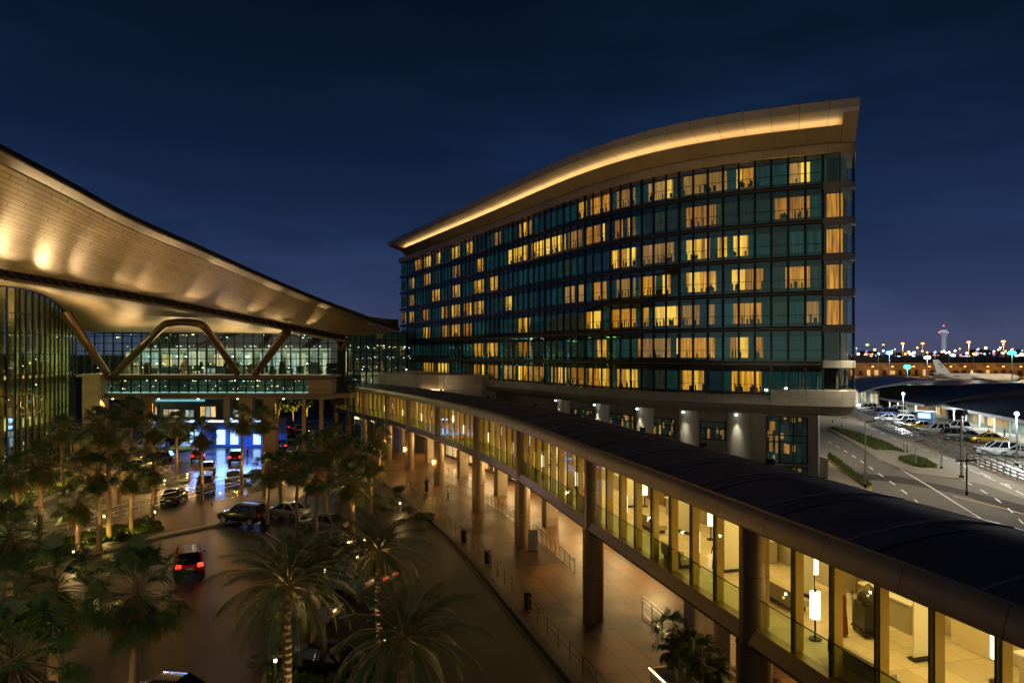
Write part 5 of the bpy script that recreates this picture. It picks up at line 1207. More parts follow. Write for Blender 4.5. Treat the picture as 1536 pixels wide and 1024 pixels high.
# ------------------------------------------------------------------ people
def person(loc, rz, label, top, legs, skin=(.45, .28, .18), hair=(.02, .015, .01), stride=.0, arm=.1, dress=False):
    J = {'pel': (0, 0, .95, .15, .11), 'wst': (0, .0, 1.10, .135, .10), 'chs': (0, .01, 1.32, .165, .115), 'nkb': (0, 0, 1.46, .075, .07), 'nk': (0, .01, 1.52, .055, .055), 'hd1': (0, .025, 1.60, .072, .088), 'hd2': (0, .02, 1.69, .078, .094), 'hd3': (0, .01, 1.76, .05, .06)}
    E = [('pel', 'wst'), ('wst', 'chs'), ('chs', 'nkb'), ('nkb', 'nk'), ('nk', 'hd1'), ('hd1', 'hd2'), ('hd2', 'hd3')]
    for sg, n in ((-1, 'l'), (1, 'r')):
        f = sg * stride
        J.update({n + 'hip': (sg * .09, 0, .90, .09, .095), n + 'kne': (sg * .10, f * .5 + .02, .50, .062, .062), n + 'ank': (sg * .10, f - .02, .09, .042, .045), n + 'toe': (sg * .115, f + .13, .035, .04, .03),
                  n + 'sho': (sg * .19, 0, 1.41, .06, .06), n + 'elb': (sg * .25, -f * .3 - .02, 1.13, .042, .042), n + 'wri': (sg * .25, -f * .5 + arm, .90, .03, .028), n + 'hnd': (sg * .25, -f * .5 + arm + .02, .82, .028, .04), n + 'fin': (sg * .245, -f * .5 + arm + .04, .75, .016, .03), n + 'thm': (sg * .225, -f * .5 + arm + .06, .81, .012, .012)})
        E += [('pel', n + 'hip'), (n + 'hip', n + 'kne'), (n + 'kne', n + 'ank'), (n + 'ank', n + 'toe'), ('chs', n + 'sho'), (n + 'sho', n + 'elb'), (n + 'elb', n + 'wri'), (n + 'wri', n + 'hnd'), (n + 'hnd', n + 'fin'), (n + 'hnd', n + 'thm')]
    ks = list(J); me = bpy.data.meshes.new('person'); me.from_pydata([J[k][:3] for k in ks], [(ks.index(a), ks.index(b)) for a, b in E], [])
    o = bpy.data.objects.new('person', me); COL.objects.link(o); m = o.modifiers.new('skin', 'SKIN'); sv = me.skin_vertices[0].data
    for i, k in enumerate(ks): sv[i].radius = J[k][3:5]; sv[i].use_root = (k == 'pel')
    o.modifiers.new('sub', 'SUBSURF').levels = 2
    dg = bpy.context.evaluated_depsgraph_get(); m2 = bpy.data.meshes.new_from_object(o.evaluated_get(dg)); o.modifiers.clear(); o.data = m2
    m2.materials.clear()
    for mm in (pbr('cloth', top, .8, 0, .15), pbr('trousers', legs, .8, 0, .15), pbr('skin', skin, .5, 0, .05), pbr('hair', hair, .5, 0, .2), M['black']): m2.materials.append(mm)
    for p in m2.polygons:
        c = p.center; z = c.z
        p.material_index = 4 if z < .10 else 1 if (z < .98 and abs(c.x) < .2) else 3 if (z > 1.70 or (z > 1.58 and c.y < -.01)) else 2 if (z > 1.47 or (abs(c.x) > .19 and z < .93)) else 0
        p.use_smooth = True
    if dress:
        b = MB(); b.loft([[(r_ * math.cos(a), r_ * .8 * math.sin(a), z) for a in [2 * math.pi * j / 16 for j in range(16)]] for z, r_ in ((.08, .27), (.5, .24), (.98, .19), (1.25, .2), (1.42, .17))], 0, True); g = b.build('robe', m2.materials[0], o, 60, local=True)
    fb = MB(); fb.box((0, .118, 1.625), (.022, .03, .05)); fb.build('nose', m2.materials[2], o, local=True)
    o.location = loc; o.rotation_euler = (0, 0, rz); o.scale = (.97,) * 3; tag(o, label, 'person'); return o
person(at_px(1076, 2.2), 2.0, 'person in a long dark brown coat standing inside the footbridge', (.09, .04, .03), (.03, .03, .03), dress=True)
person(at_px(1262, 2.6), .6, 'person in dark maroon clothing beside the luggage trolley in the footbridge', (.10, .03, .025), (.02, .02, .02), arm=.25, dress=True)
p = BC.off(93, 5.2, .15); person(p, 1.2, 'person in dark shirt walking past the lit shop windows', (.03, .03, .04), (.03, .03, .05), stride=.22)
p = BC.off(86, 5.8, .15); person(p, -1.9, 'person in white robe standing by the lit shop windows', (.6, .6, .58), (.5, .5, .5), dress=True)
p = BC.off(98, 4.0, .15); person(p, .4, 'person in red top near the farthest footbridge columns', (.35, .04, .03), (.03, .03, .05), stride=.18)

# low bollard lights on the islands and along the fence
def bollard_proto():
    t = thing('bollard_light', 'x', 'bollard light'); b = MB(); b.tube([(0, 0, 0), (0, 0, .72)], .07, 10); b.build('post', M['steel'], t, 40); b = MB(); b.tube([(0, 0, .72), (0, 0, .88)], .075, 10); b.build('lamp_head', M['lamp_warm'], t, 40); b = MB(); b.tube([(0, 0, .88), (0, 0, .92)], .09, 10); b.build('cap', M['dark_metal'], t, 40); return t
BL = [(281, 722, 'at the round kerbed planter'), (247, 732, 'below the round kerbed planter'), (131, 792, 'left of the island fence'), (156, 789, 'second along the island fence'), (330, 752, 'on the island before the black car'), (232, 782, 'behind the island grass'), (446, 735, 'near the rounded island end'), (547, 826, 'by the middle date palm trunk'), (540, 857, 'below the middle date palm trunk'), (488, 873, 'among the parked silver cars'), (413, 1018, 'at the foot of the tall date palm'), (577, 985, 'under the nearest date palm'), (600, 768, 'by the kerb near the lone palm'), (60, 762, 'in the lit left bed'), (505, 790, 'on the centre island near the grey saloon'), (110, 845, 'on the front kerb at the left')]
b0 = bollard_proto()
for i, (px, py, wq) in enumerate(BL):
    g = G(px, py); t = b0 if i == 0 else copy_tree(b0); t.location = (g.x, g.y, .12); tag(t, 'low steel bollard light ' + wq, group='bollard lights on the islands'); light('POINT', (g.x, g.y - .15, 1.15), 22 if py > 980 else 95, (1.0, .62, .24), size=.08)

# unseen spots added near the camera to brighten the nearest palms
for x, y, z, pw in ((-11, 3, 14.5, 1300), (-21, 8, 14.0, 1200), (-2, 6, 14.5, 420), (-32, 26, 12, 800)):
    light('SPOT', (x, y, z), pw, (1.0, .86, .46), aim=(x - 2.5, y + 15, 7), size=.3, spot=80, blend=.8)

# people on the forecourt and the pavement
for px, py, rz, lb, top, legs, st, dr in ((300, 690, 2.5, 'person in white robe left of the blue hall screens', (.6, .6, .6), (.5, .5, .5), 0, True), (341, 686, .3, 'person in dark jacket between two blue hall screens', (.04, .04, .05), (.03, .03, .04), .1, False), (371, 687, 1.4, 'person in red shirt right of the middle blue screens', (.5, .05, .04), (.05, .05, .08), .18, False),
        (396, 692, -1, 'person in grey suit by the rightmost blue screen', (.2, .2, .22), (.1, .1, .11), .1, False), (640, 738, .8, 'person in black robe on the pavement by the fourth footbridge column', (.02, .02, .02), (.02, .02, .02), 0, True), (672, 752, -2, 'person in pale shirt walking on the pavement behind the bins', (.5, .45, .36), (.08, .08, .12), .22, False), (163, 692, .5, 'person in tan coat on the forecourt below the pylon', (.35, .25, .14), (.05, .05, .05), .1, False)):
    g = G(px, py, .15 if px > 500 or px < 200 else .01); person((g.x, g.y, g.z), rz, lb, top, legs, stride=st, dress=dr)
# ------------------------------------------------------------------ the raised roads, car park and airfield at the right
ZR = 3.0
def GR(zx, zy): return G(1230 + zx * .1992, 600 + zy * .1992, ZR)    # from a crop of the photograph
def RZ(pts): return [GR(*p) for p in pts]
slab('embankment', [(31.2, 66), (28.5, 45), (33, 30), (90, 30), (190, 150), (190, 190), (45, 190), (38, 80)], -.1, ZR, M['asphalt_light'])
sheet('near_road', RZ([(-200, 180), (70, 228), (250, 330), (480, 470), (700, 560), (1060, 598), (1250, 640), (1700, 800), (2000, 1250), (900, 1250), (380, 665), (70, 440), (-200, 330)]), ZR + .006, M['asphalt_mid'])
sheet('road_patch', RZ([(240, 552), (330, 555), (600, 575), (1000, 655), (1536, 790), (1800, 850), (1800, 930), (1400, 835), (1100, 722), (700, 640), (440, 603), (330, 598)]), ZR + .012, M['asphalt_dry'])  # darker band across the raised road
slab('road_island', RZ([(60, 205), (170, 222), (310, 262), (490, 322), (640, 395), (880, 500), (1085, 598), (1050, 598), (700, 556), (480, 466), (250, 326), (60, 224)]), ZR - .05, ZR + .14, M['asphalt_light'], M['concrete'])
slab('grass_verge', RZ([(75, 213), (160, 225), (300, 265), (480, 325), (630, 398), (560, 386), (420, 380), (250, 302)]), ZR + .1, ZR + .24, M['grass'])
slab('grass_verge', RZ([(590, 452), (700, 440), (800, 468), (878, 518), (760, 516), (690, 500)]), ZR + .1, ZR + .26, M['grass'])
slab('grass_verge', RZ([(60, 415), (90, 428), (240, 540), (400, 668), (360, 668), (200, 560), (60, 455)]), ZR - .05, ZR + .3, M['grass'], M['yellow_paint'])
def stripe(name, pts, w, mat, dash=None):
    b = MB(); c = Curve2([(p[0], p[1]) for p in pts], 6); s = 0; step = dash[0] if dash else 1.5
    while s < c.L - .2:
        e = min(s + step, c.L); k = max(1, int((e - s) / .8))
        for i in range(k):
            p0, p1 = s + (e - s) * i / k, s + (e - s) * (i + 1) / k
            b.face([c.off(p0, -w / 2, ZR + .018), c.off(p0, w / 2, ZR + .018), c.off(p1, w / 2, ZR + .018), c.off(p1, -w / 2, ZR + .018)][::-1])
        s = e + (dash[1] if dash else 0)
    return struct(b.build(name, M[mat]))
stripe('lane_marking', RZ([(60, 312), (140, 355), (290, 445), (430, 545), (560, 635), (740, 770)]), .16, 'white_paint', (2.0, 2.4))
stripe('lane_marking', RZ([(600, 515), (690, 570), (850, 665), (1000, 760), (1210, 890)]), .14, 'white_paint')
stripe('lane_marking', RZ([(70, 222), (250, 320), (470, 462)]), .14, 'white_paint')
stripe('lane_marking', RZ([(1000, 722), (1250, 780), (1536, 860), (1750, 930)]), .14, 'yellow_paint')
stripe('lane_marking', RZ([(1100, 615), (1270, 710), (1400, 800), (1560, 960)]), .12, 'white_paint', (1.8, 2.2))
stripe('lane_marking', RZ([(330, 185), (560, 290), (830, 390), (1190, 540), (1430, 645)]), .15, 'white_paint', (2.6, 3.6))
stripe('lane_marking', RZ([(1120, 520), (1350, 620), (1540, 715)]), .12, 'white_paint', (3.0, 1.0))
railing('long double-railed steel crash barrier beside the car park road', RZ([(195, 85), (330, 150), (560, 245), (830, 348), (1100, 450), (1330, 540), (1600, 645)]), .95, 1.5, z=ZR, rails=(1.0, .62, .25), group='steel crash barriers', name='crash_barrier', pw=.13, rt=.15)
railing('second steel rail right behind the crash barrier', RZ([(240, 82), (420, 150), (700, 240), (1000, 350), (1250, 440), (1600, 575)]), .9, 2.2, z=ZR, rails=(1.0, .5), group='steel crash barriers', name='crash_barrier', pw=.1, rt=.11)
# lamp posts and bare poles
def pole(label, zx, zyt, zyb, r=.06, head=None, arm=0, name='street_lamp', cat='street lamp', group='poles along the raised road'):
    p = GR(zx, zyb); top = H - ((600 + zyt * .1992) - CY) / F * p.y; t = thing(name, label, cat, p, group)
    b = MB(); b.tube([p, (p.x, p.y, top)], [r * 1.25, r * .8], 10); b.build('pole', M['steel'] if head else M['dark_metal'], t, 50)
    b = MB(); b.tube([p, p + Vector((0, 0, .35))], r * 2, 10); b.build('foot', M['dark_metal'], t, 50)
    if head == 'lamp':
        b = MB(); b.tube([(p.x, p.y, top - .05), (p.x, p.y, top + .08), (p.x, p.y, top + .22), (p.x, p.y, top + .36)], [.12, .24, .24, .12], 12); b.build('lamp_head', M['lamp_cool'], t, 50)
        light('POINT', (p.x - .3, p.y - .3, top - .25), 4200, COOL, size=.25)
    if head == 'box': b = MB(); b.box((p.x, p.y, top + .2), (.9, .9, .5), 0, .4, .8); b.build('lamp_head', M['dark_metal'], t)
    if head == 'thin': b = MB(); b.bar((p.x, p.y, top), (p.x + .9, p.y - .2, top + .15), .16, .08); b.build('lamp_head', M['dark_metal'], t)
    if arm: b = MB(); zz = top - arm; b.bar((p.x - .9, p.y + .1, zz), (p.x + .8, p.y - .1, zz + .1), .12, .14); b.build('arm', M['dark_metal'], t)
pole('tall pale pole rising from the bottom grass strip', 342, 165, 660, .07, 'thin')
pole('short dark pole in the small grass triangle', 722, 310, 505, .05, 'thin')
pole('grey pole behind the tip of the grass triangle', 915, 255, 522, .06, 'thin')
pole('thick grey pole with a box head at the island tip', 1066, 105, 590, .11, 'box')
pole('dark pole with a crossarm beyond the island tip', 1105, 395, 715, .06, None, .75)
pole('thin pole near the hotel corner on the far verge', 95, 118, 165, .05, 'thin')
pole('thin pole at the end of the upper grass strip', 162, 135, 200, .05, 'thin')
pole('lit white street lamp nearest the right edge', 1482, 112, 495, .09, 'lamp')
p = G(1355, 640, ZR); 
pole('lit white street lamp among the parked cars', 627, -42, 185, .08, 'lamp')
pole('thin post with two low signs on the upper road edge', 632, 318, 400, .035, None)
pole('thin post right of the two low posts on the upper road', 655, 325, 395, .035, None)
# unseen spots high over the raised road brighten it; no lamp posts carry them
for i, (zx, zy, pw) in enumerate(((-150, 420, 3000), (500, 760, 2600), (1750, 700, 4200), (700, 330, 1500), (250, 140, 1600))):
    q = GR(zx, zy); light('SPOT', (q.x, q.y, ZR + 15.0), pw * 2.6, (1.0, .88, .66), aim=(q.x + .5, q.y + 2, ZR), size=.4, spot=130, blend=.9)
# parked cars at the right: crop coordinates of the car centres
CR = [(300, 62, 'black', 'saloon', 0), (345, 72, 'white', 'suv', 0), (395, 88, 'white', 'saloon', 0), (440, 100, 'grey', 'saloon', 0), (500, 112, 'blue', 'suv', 0), (505, 150, 'white', 'saloon', 0), (608, 172, 'white', 'suv', 0), (660, 190, 'white', 'saloon', 0), (752, 210, 'yellow', 'saloon', 0), (700, 132, 'grey', 'saloon', 0), (860, 245, 'white', 'suv', 0), (905, 215, 'white', 'saloon', 0), (1045, 290, 'grey', 'suv', 0), (1105, 292, 'blue', 'saloon', 0), (1010, 225, 'white', 'suv', 0), (1265, 310, 'yellow', 'saloon', 0), (1330, 402, 'white', 'suv', 0), (1475, 412, 'white', 'saloon', 0), (560, 95, 'silver', 'suv', 0), (380, 55, 'silver', 'saloon', 0), (1560, 420, 'silver', 'saloon', 0)]
CW = ['nearest the hotel corner', 'second from the hotel corner', 'third from the hotel corner', 'fourth from the hotel corner', 'in the back row before the far awning', 'at the barrier left of the white estate', 'in front of the lit far shelter', 'left of the yellow taxi', 'in the middle of the parked row', 'behind the yellow taxi', 'right of the yellow taxi', 'behind the white estate right of the taxi', 'left of the dark blue car', 'behind the thick lamp pole', 'under the edge of the near awning', 'under the awning behind the big white car', 'biggest in view near the right edge', 'behind the right street lamp', 'far back under the awning', 'far back by the pale tent', 'cut by the right edge']
R.seed(31)
for (zx, zy, c, k, l), wq in zip(CR, CW):
    q = GR(zx, zy + 12); nm = {'yellow': 'yellow taxi', 'blue': 'dark blue car', 'grey': 'grey car', 'black': 'black car', 'white': 'white car' if k == 'saloon' else 'white estate car', 'silver': 'silver car'}[c]
    car(k, q.x, q.y, ZR + .01, math.radians(R.choice([62, 70, 245, 78]) + R.uniform(-8, 8)), c, nm + ' on the raised car park, ' + wq, l, group='cars parked by the right shelters')
# shelters with dark sloping roofs over lit fronts
def shelter(label, f0, f1, depth, ze, zb, ncol, dark='roof_far'):
    """front eave from f0 to f1 (plan points), roof rising to the back"""
    a, c = Vector((f0[0], f0[1], 0)), Vector((f1[0], f1[1], 0)); d = (c - a).normalized(); n = Vector((d.y, -d.x, 0))
    if n.x < 0: n = -n
    t = thing('shelter', label, 'shelter', (a.x, a.y, ZR), 'low shelters by the car park'); L = (c - a).length
    b = MB(); N = 10; rows = []
    for i in range(N + 1):
        p = a + d * (L * i / N); rows.append([p + Vector((0, 0, ze)), p + n * depth * .3 + Vector((0, 0, ze + (zb - ze) * .5)), p + n * depth * .65 + Vector((0, 0, ze + (zb - ze) * .88)), p + n * depth + Vector((0, 0, zb)), p + n * depth + Vector((0, 0, zb - .35)), p + n * depth * .3 + Vector((0, 0, ze + (zb - ze) * .5 - .4)), p + Vector((0, 0, ze - .28))])
    b.loft(rows, 0, True); b.face(rows[0]); b.face(rows[-1][::-1]); b.build('roof', M[dark], t, 30)
    b = MB(); b.bar(a - n * .1 + Vector((0, 0, ze - .08)), c - n * .1 + Vector((0, 0, ze - .08)), .16, .5); b.build('fascia', M['white'], t)
    for i in range(ncol):
        p = a + d * (L * (i + .5) / ncol) + n * 1.0; b = MB(); b.tube([(p.x, p.y, ZR), (p.x, p.y, ze)], .14, 10); b.build('post', M['white'], t, 40)
    w0, w1 = a + n * 4.2, c + n * 4.2; b = MB(); b.bar(w0 + Vector((0, 0, (ZR + ze) / 2)), w1 + Vector((0, 0, (ZR + ze) / 2)), .2, ze - ZR + .4); b.build('rear_wall', pbr('shelter_wall', (.20, .24, .22), .5, 0, .3, .6), t)
    R.seed(int(L * 10)); x = .6
    while x < L - 2:
        ww = R.uniform(1.2, 2.6); p, q = w0 + d * x - n * .16, w0 + d * (x + ww) - n * .16; z0, z1 = ZR + R.uniform(.2, .9), ze - R.uniform(.3, .7)
        if R.random() < .75: b = MB(); b.face([p + Vector((0, 0, z0)), q + Vector((0, 0, z0)), q + Vector((0, 0, z1)), p + Vector((0, 0, z1))], 0, [(x, z0), (x + ww, z0), (x + ww, z1), (x, z1)]); b.build('display', R.choice([M['shop_cold'], M['shop_cold'], M['shop_cream'], M['curt_soft'], M['shop_warm']]), t)
        x += ww + R.uniform(.3, 1.2)
    for i in range(max(2, int(L / 7))):
        p = a + d * (L * (i + .5) / max(2, int(L / 7))) + n * 1.6; light('AREA', (p.x, p.y, ze - .5), 420, (.86, 1.0, .92), aim=(p.x - n.x * .8, p.y - n.y * .8, ZR), shape=(4, 1.5))
    return t
shelter('near right shelter with a big dark sloping roof and white lit eave', (72, 86), (80.0, 124), 30, 5.9, 8.9, 8)
shelter('second shelter with a dark roof behind the far lamp', (80.5, 130), (83, 150), 28, 5.6, 9.3, 5)
shelter('farthest shelter, pale and brightly lit behind the hotel corner', (82.5, 158), (88, 185), 16, 6.6, 9.6, 5, 'white')
def kiosk(loc, rz, label):
    t = thing('kiosk', label, 'kiosk', loc); b = MB(); b.box((0, 0, 1.1), (2.6, 1.6, 2.2)); b.build('body', M['paint_blue'], t, local=True); b = MB(); b.box((0, 0, 2.3), (3.0, 2.0, .18)); b.build('roof', M['white'], t, local=True); b = MB(); b.box((0, -.82, 1.5), (2.0, .06, .9)); b.build('window', M['screen_blue'], t, local=True); t.rotation_euler = (0, 0, rz)
q = GR(835, 190); kiosk((q.x + 1, q.y + 3, ZR), -.9, 'small blue kiosk with a glowing screen under the near shelter')
q = GR(1270, 300); person((q.x, q.y, ZR), 2.2, 'person in an orange vest under the near shelter', (.7, .25, .04), (.05, .05, .06), arm=.2)
q = GR(1390, 300); person((q.x, q.y, ZR), 1.2, 'person in dark clothes right of the orange vest under the shelter', (.05, .05, .06), (.04, .04, .05))
q = GR(1388, 318)
t = thing('traffic_cone', 'bright orange traffic cone by the shelter front near the right edge', 'traffic cone', (q.x - 1, q.y, ZR)); b = MB(); b.tube([(0, 0, .03), (0, 0, .95)], [.25, .05], 12); b.build('cone', pbr('cone_orange', (.8, .22, .03), .5, 0, .1), t, 50, local=True); b = MB(); b.box((0, 0, .02), (.6, .6, .04)); b.build('base', M['rubber'], t, local=True)
# long dark flat-roofed hall behind the shelters
hall = thing('service_hall', 'long low dark hall with a strip of lit clerestory windows behind the shelters', 'building', (150, 215, 0))
b = MB(); b.box((178, 205, 3.0), (190, 30, 6.0)); b.build('wall', M['roof_far'], hall); b = MB(); b.box((178, 204, 6.4), (194, 34, .8)); b.build('roof', M['dark_metal'], hall)
R.seed(8); x = 124
while x < 148:
    w_ = R.uniform(.5, 1.3); b = MB(); b.box((x, 186.6, 5.6), (w_, .1, .55)); b.build('window', R.choice([M['shop_cream'], M['shop_cold'], M['shop_warm']]), hall); x += w_ + .35
# airfield
sheet('apron', [(150, 230), (900, 230), (900, 800), (150, 800)], -.08, pbr('apron_concrete', (.22, .21, .19), .55, 0, .25, .05))
conc = thing('airport_concourse', 'long far concourse with orange-lit front under a dark flat roof', 'building', (300, 470, 0))
b = MB(); b.box((345, 480, 4.6), (260, 20, 8.4)); b.build('wall', pbr('concourse_wall', (.17, .12, .075), .6, 0, .3, .08), conc)
b = MB(); b.box((345, 478, 11.2), (270, 34, 4.6)); b.build('roof', pbr('far_roof', (.012, .016, .028), .6, 0, .2), conc); b = MB(); b.box((345, 460.6, 8.8), (268, .5, .3)); b.build('eave_strip', M['curt_soft'], conc)
R.seed(12)
for i in range(26):
    x = 240 + i * 5.6; b = MB(); b.box((x, 469.6, 2.2), (R.uniform(1.6, 3.4), .5, R.uniform(2.6, 4.2))); b.build('opening', M['dark_metal'] if R.random() < .55 else M['shop_warm'], conc)
for i in range(11):
    x = 240 + i * 13 + R.uniform(-2, 2); b = MB(); b.box((x, 466, 6.6), (1.1, .5, .7)); b.build('wall_lamp', M['lamp_orange'], conc); light('POINT', (x, 464.5, 6.2), 1100, (1.0, .42, .08), size=.5)
# aircraft
def aircraft(label, loc, rz):
    t = thing('aircraft', label, 'aircraft', (0, 0, 0), 'parked airliners'); b = MB(); L = 38.0
    prof = [(0, .15, 4.0), (.8, .95, 3.9), (2.2, 1.6, 3.85), (4.5, 1.98, 3.8), (24, 2.0, 3.8), (29, 1.75, 4.05), (33, 1.15, 4.6), (36.5, .5, 5.1), (38, .12, 5.3)]
    rows = [[(-y + L / 2, r * math.cos(a), z + r * math.sin(a)) for a in [2 * math.pi * j / 18 for j in range(18)]] for y, r, z in prof]
    b.loft(rows, 0, True); b.build('fuselage', M['white'], t, 60)
    def surf(nm, pts, th, mat): b = MB(); n = Vector(th); b.add([Vector(p) for p in pts] + [Vector(p) + n for p in pts], [[0, 1, 2, 3], [7, 6, 5, 4], [0, 4, 5, 1], [1, 5, 6, 2], [2, 6, 7, 3], [3, 7, 4, 0]]); b.build(nm, mat, t)
    for sg in (-1, 1):
        surf('wing', [(6, sg * 1.6, 2.9), (-1.5, sg * 1.6, 2.9), (-8.5, sg * 16.5, 4.3), (-6.3, sg * 16.5, 4.3)], (0, 0, .35), M['white'])
        surf('tailplane', [(-13.5, sg * .6, 5.2), (-17, sg * .6, 5.2), (-18.4, sg * 6.6, 5.7), (-16.8, sg * 6.6, 5.7)], (0, 0, .2), M['white'])
        b = MB(); b.tube([(5.2, sg * 5.0, 1.9), (4.6, sg * 5.0, 1.9), (2.6, sg * 5.0, 1.95), (1.2, sg * 5.0, 2.0)], [.95, 1.1, 1.0, .6], 14); b.build('engine', pbr('engine_grey', (.12, .12, .13), .4, .3, .1), t, 40)
        b = MB(); b.tube([(-.5, sg * 2.6, .55), (-.5, sg * 3.1, .55)], .55, 14); b.build('wheel', M['rubber'], t, 40); b = MB(); b.tube([(-.5, sg * 2.8, .5), (-.5, sg * 2.6, 3.0)], .15, 8); b.build('landing_gear', M['steel'], t, 40)
    b = MB(); b.tube([(14.2, -.2, .4), (14.2, .2, .4)], .4, 12); b.build('wheel', M['rubber'], t, 40); b = MB(); b.tube([(14.2, 0, .4), (14.2, 0, 2.4)], .12, 8); b.build('landing_gear', M['steel'], t, 40)
    surf('tail_fin', [(-11.0, -.12, 5.6), (-17.3, -.12, 5.6), (-19.3, -.12, 12.6), (-16.6, -.12, 12.6)], (0, .24, 0), M['white'])
    b = MB(); b.box((-15.9, -.16, 10.3), (1.2, .05, .8)); b.box((-15.2, -.16, 8.9), (1.1, .05, .6)); b.build('tail_mark', M['roof_dark'], t)
    b = MB(); 
    for i in range(26): b.box((11.5 - i * .85, -2.0, 4.35), (.3, .05, .36))
    b.build('cabin_window', M['car_glass'], t)
    b = MB(); b.box((-9.0, -1.86, 4.4), (1.4, .05, .5)); b.build('flag_mark', M['paint_blue'], t)
    t.location = loc; t.rotation_euler = (0, 0, rz); return t
aircraft('white airliner with tall tail fin parked side-on before the orange concourse', (G(1447, 577).x + 5.5, 334, 0), math.radians(-14))
aircraft('second white airliner, its nose right of the first, cut by the right edge', (288, 342, 0), math.radians(176))
for i, (x, y) in enumerate(((1432, 572), (1490, 577), (1365, 566), (1520, 578))):
    q = G(x, y); light('POINT', (q.x - 3, q.y - 22, 14), 9000, (1.0, .72, .42) if i else (.9, .9, 1.0), size=.6)
veh = [(1394, 572, 'white', 'long white service truck left of the airliner tail'), (1362, 571, 'silver', 'pale service van left on the apron near the teal mast'), (1384, 562, 'silver', 'service van behind the long white truck'), (1330, 574, 'black', 'dark service van near the left end of the apron'), (1420, 577, 'yellow', 'yellow apron tug below the airliner tail')]
for x, y, c, lb in veh: q = G(x, y); car('van', q.x, q.y, 0, math.radians(85), c, lb, 0, group='service vehicles on the apron', name='service_vehicle', cat='service vehicle')
# control tower
q = W(1415, 530, 1500); t = thing('control_tower', 'pale slender airport control tower with a flared cab and red lights', 'tower', (q.x, q.y, 0)); K = 1.5
b = MB(); b.tube([(q.x, q.y, 0), (q.x, q.y, 20), (q.x, q.y, 52)], [6.2, 6.0, 5.6], 16); b.build('shaft', pbr('tower_concrete', (.55, .56, .60), .7, 0, .1, .02), t, 40)
b = MB(); b.tube([(q.x, q.y, 52), (q.x, q.y, 58), (q.x, q.y, 62), (q.x, q.y, 63)], [5.6, 8.6, 10.0, 10.0], 16); b.build('flare', pbr('tower_flare', (.5, .5, .55), .7, 0, .1, .02), t, 40)
b = MB(); b.tube([(q.x, q.y, 63), (q.x, q.y, 68)], [6.5, 7.5], 16); b.build('cab', M['shop_cold'], t, 40); b = MB(); b.tube([(q.x, q.y, 68), (q.x, q.y, 70), (q.x, q.y, 71)], [8, 7, 1], 16); b.build('roof', M['white'], t, 40)
b = MB(); b.tube([(q.x, q.y, 71), (q.x, q.y, 78)], .5, 6); b.build('antenna', M['steel'], t)
for dx, z in ((0, 78), (-10, 63), (10, 63)): b = MB(); b.box((q.x + dx, q.y - 1, z), (1.6, 1.6, 1.6)); b.build('warning_light', M['lamp_red'], t)
light('SPOT', (q.x - 60, q.y - 90, 40), 150000, (.75, .8, 1.0), aim=(q.x, q.y, 40), size=2, spot=40)
light('SPOT', (q.x + 70, q.y - 80, 40), 80000, (.75, .8, 1.0), aim=(q.x, q.y, 40), size=2, spot=40)
# high masts
def mast(label, px, pyl, Y, mat, col, sz, power=0, arms=True):
    p = W(px, pyl, Y); t = thing('light_mast', label, 'light mast', (p.x, Y, 0), 'airfield light masts'); k = Y / 500
    b = MB(); b.tube([(p.x, Y, 0), (p.x, Y, p.z)], [.38 * k, .22 * k], 8); b.build('pole', pbr('mast_steel', (.45, .42, .40), .5, .4, .1) if 'mast_steel' not in M else M['mast_steel'], t, 40)
    b = MB(); b.tube([(p.x, Y, p.z - .25 * k), (p.x, Y, p.z + .15 * k)], .5 * k * sz, 12); b.build('ring', M['steel'], t, 40)
    for a in range(4):
        b = MB(); x, y, rr = p.x + .55 * k * sz * math.cos(a * 1.5708 - .785), Y + .55 * k * sz * math.sin(a * 1.5708 - .785), .62 * k * sz; b.tube([(x, y, p.z - rr), (x, y, p.z - rr * .7), (x, y, p.z), (x, y, p.z + rr * .7), (x, y, p.z + rr)], [rr * .1, rr * .7, rr, rr * .7, rr * .1], 10); b.build('lamp_head', M[mat], t, 60)
    if power: light('POINT', (p.x, Y - 2.2 * k, p.z - 1.0 * k), power, col, size=.8)
O = (1, .45, .12)
mast('orange high mast, leftmost beside the hotel corner', 1301, 517, 620, 'lamp_orange', O, 1.0, 0)
mast('small orange mast, second from the hotel corner', 1325, 517, 760, 'lamp_orange', O, .7, 0)
mast('orange mast between the small orange one and the tower, left', 1354, 515, 620, 'lamp_orange', O, 1.0, 30000)
mast('orange mast just left of the control tower', 1384, 515, 620, 'lamp_orange', O, 1.0, 0)
mast('orange mast right of the control tower', 1453, 513, 560, 'lamp_orange', O, 1.15, 20000)
mast('tallest orange mast near the right edge', 1505, 512, 560, 'lamp_orange', O, 1.25, 20000)
mast('blue-white bright mast at the left of the airfield', 1334, 529, 400, 'lamp_blue', (.3, .5, 1), 2.1, 9000)
mast('bright teal mast over the apron, lowest of all', 1361, 550, 260, 'lamp_teal', (.2, 1, .85), 2.2, 2500)
mast('white bright mast between the teal one and the airliner', 1391, 536, 330, 'lamp_cool', COOL, 1.9, 1500)
mast('green-teal bright mast near the right edge', 1518, 529, 300, 'lamp_teal', (.15, 1, .8), 2.3, 2000)
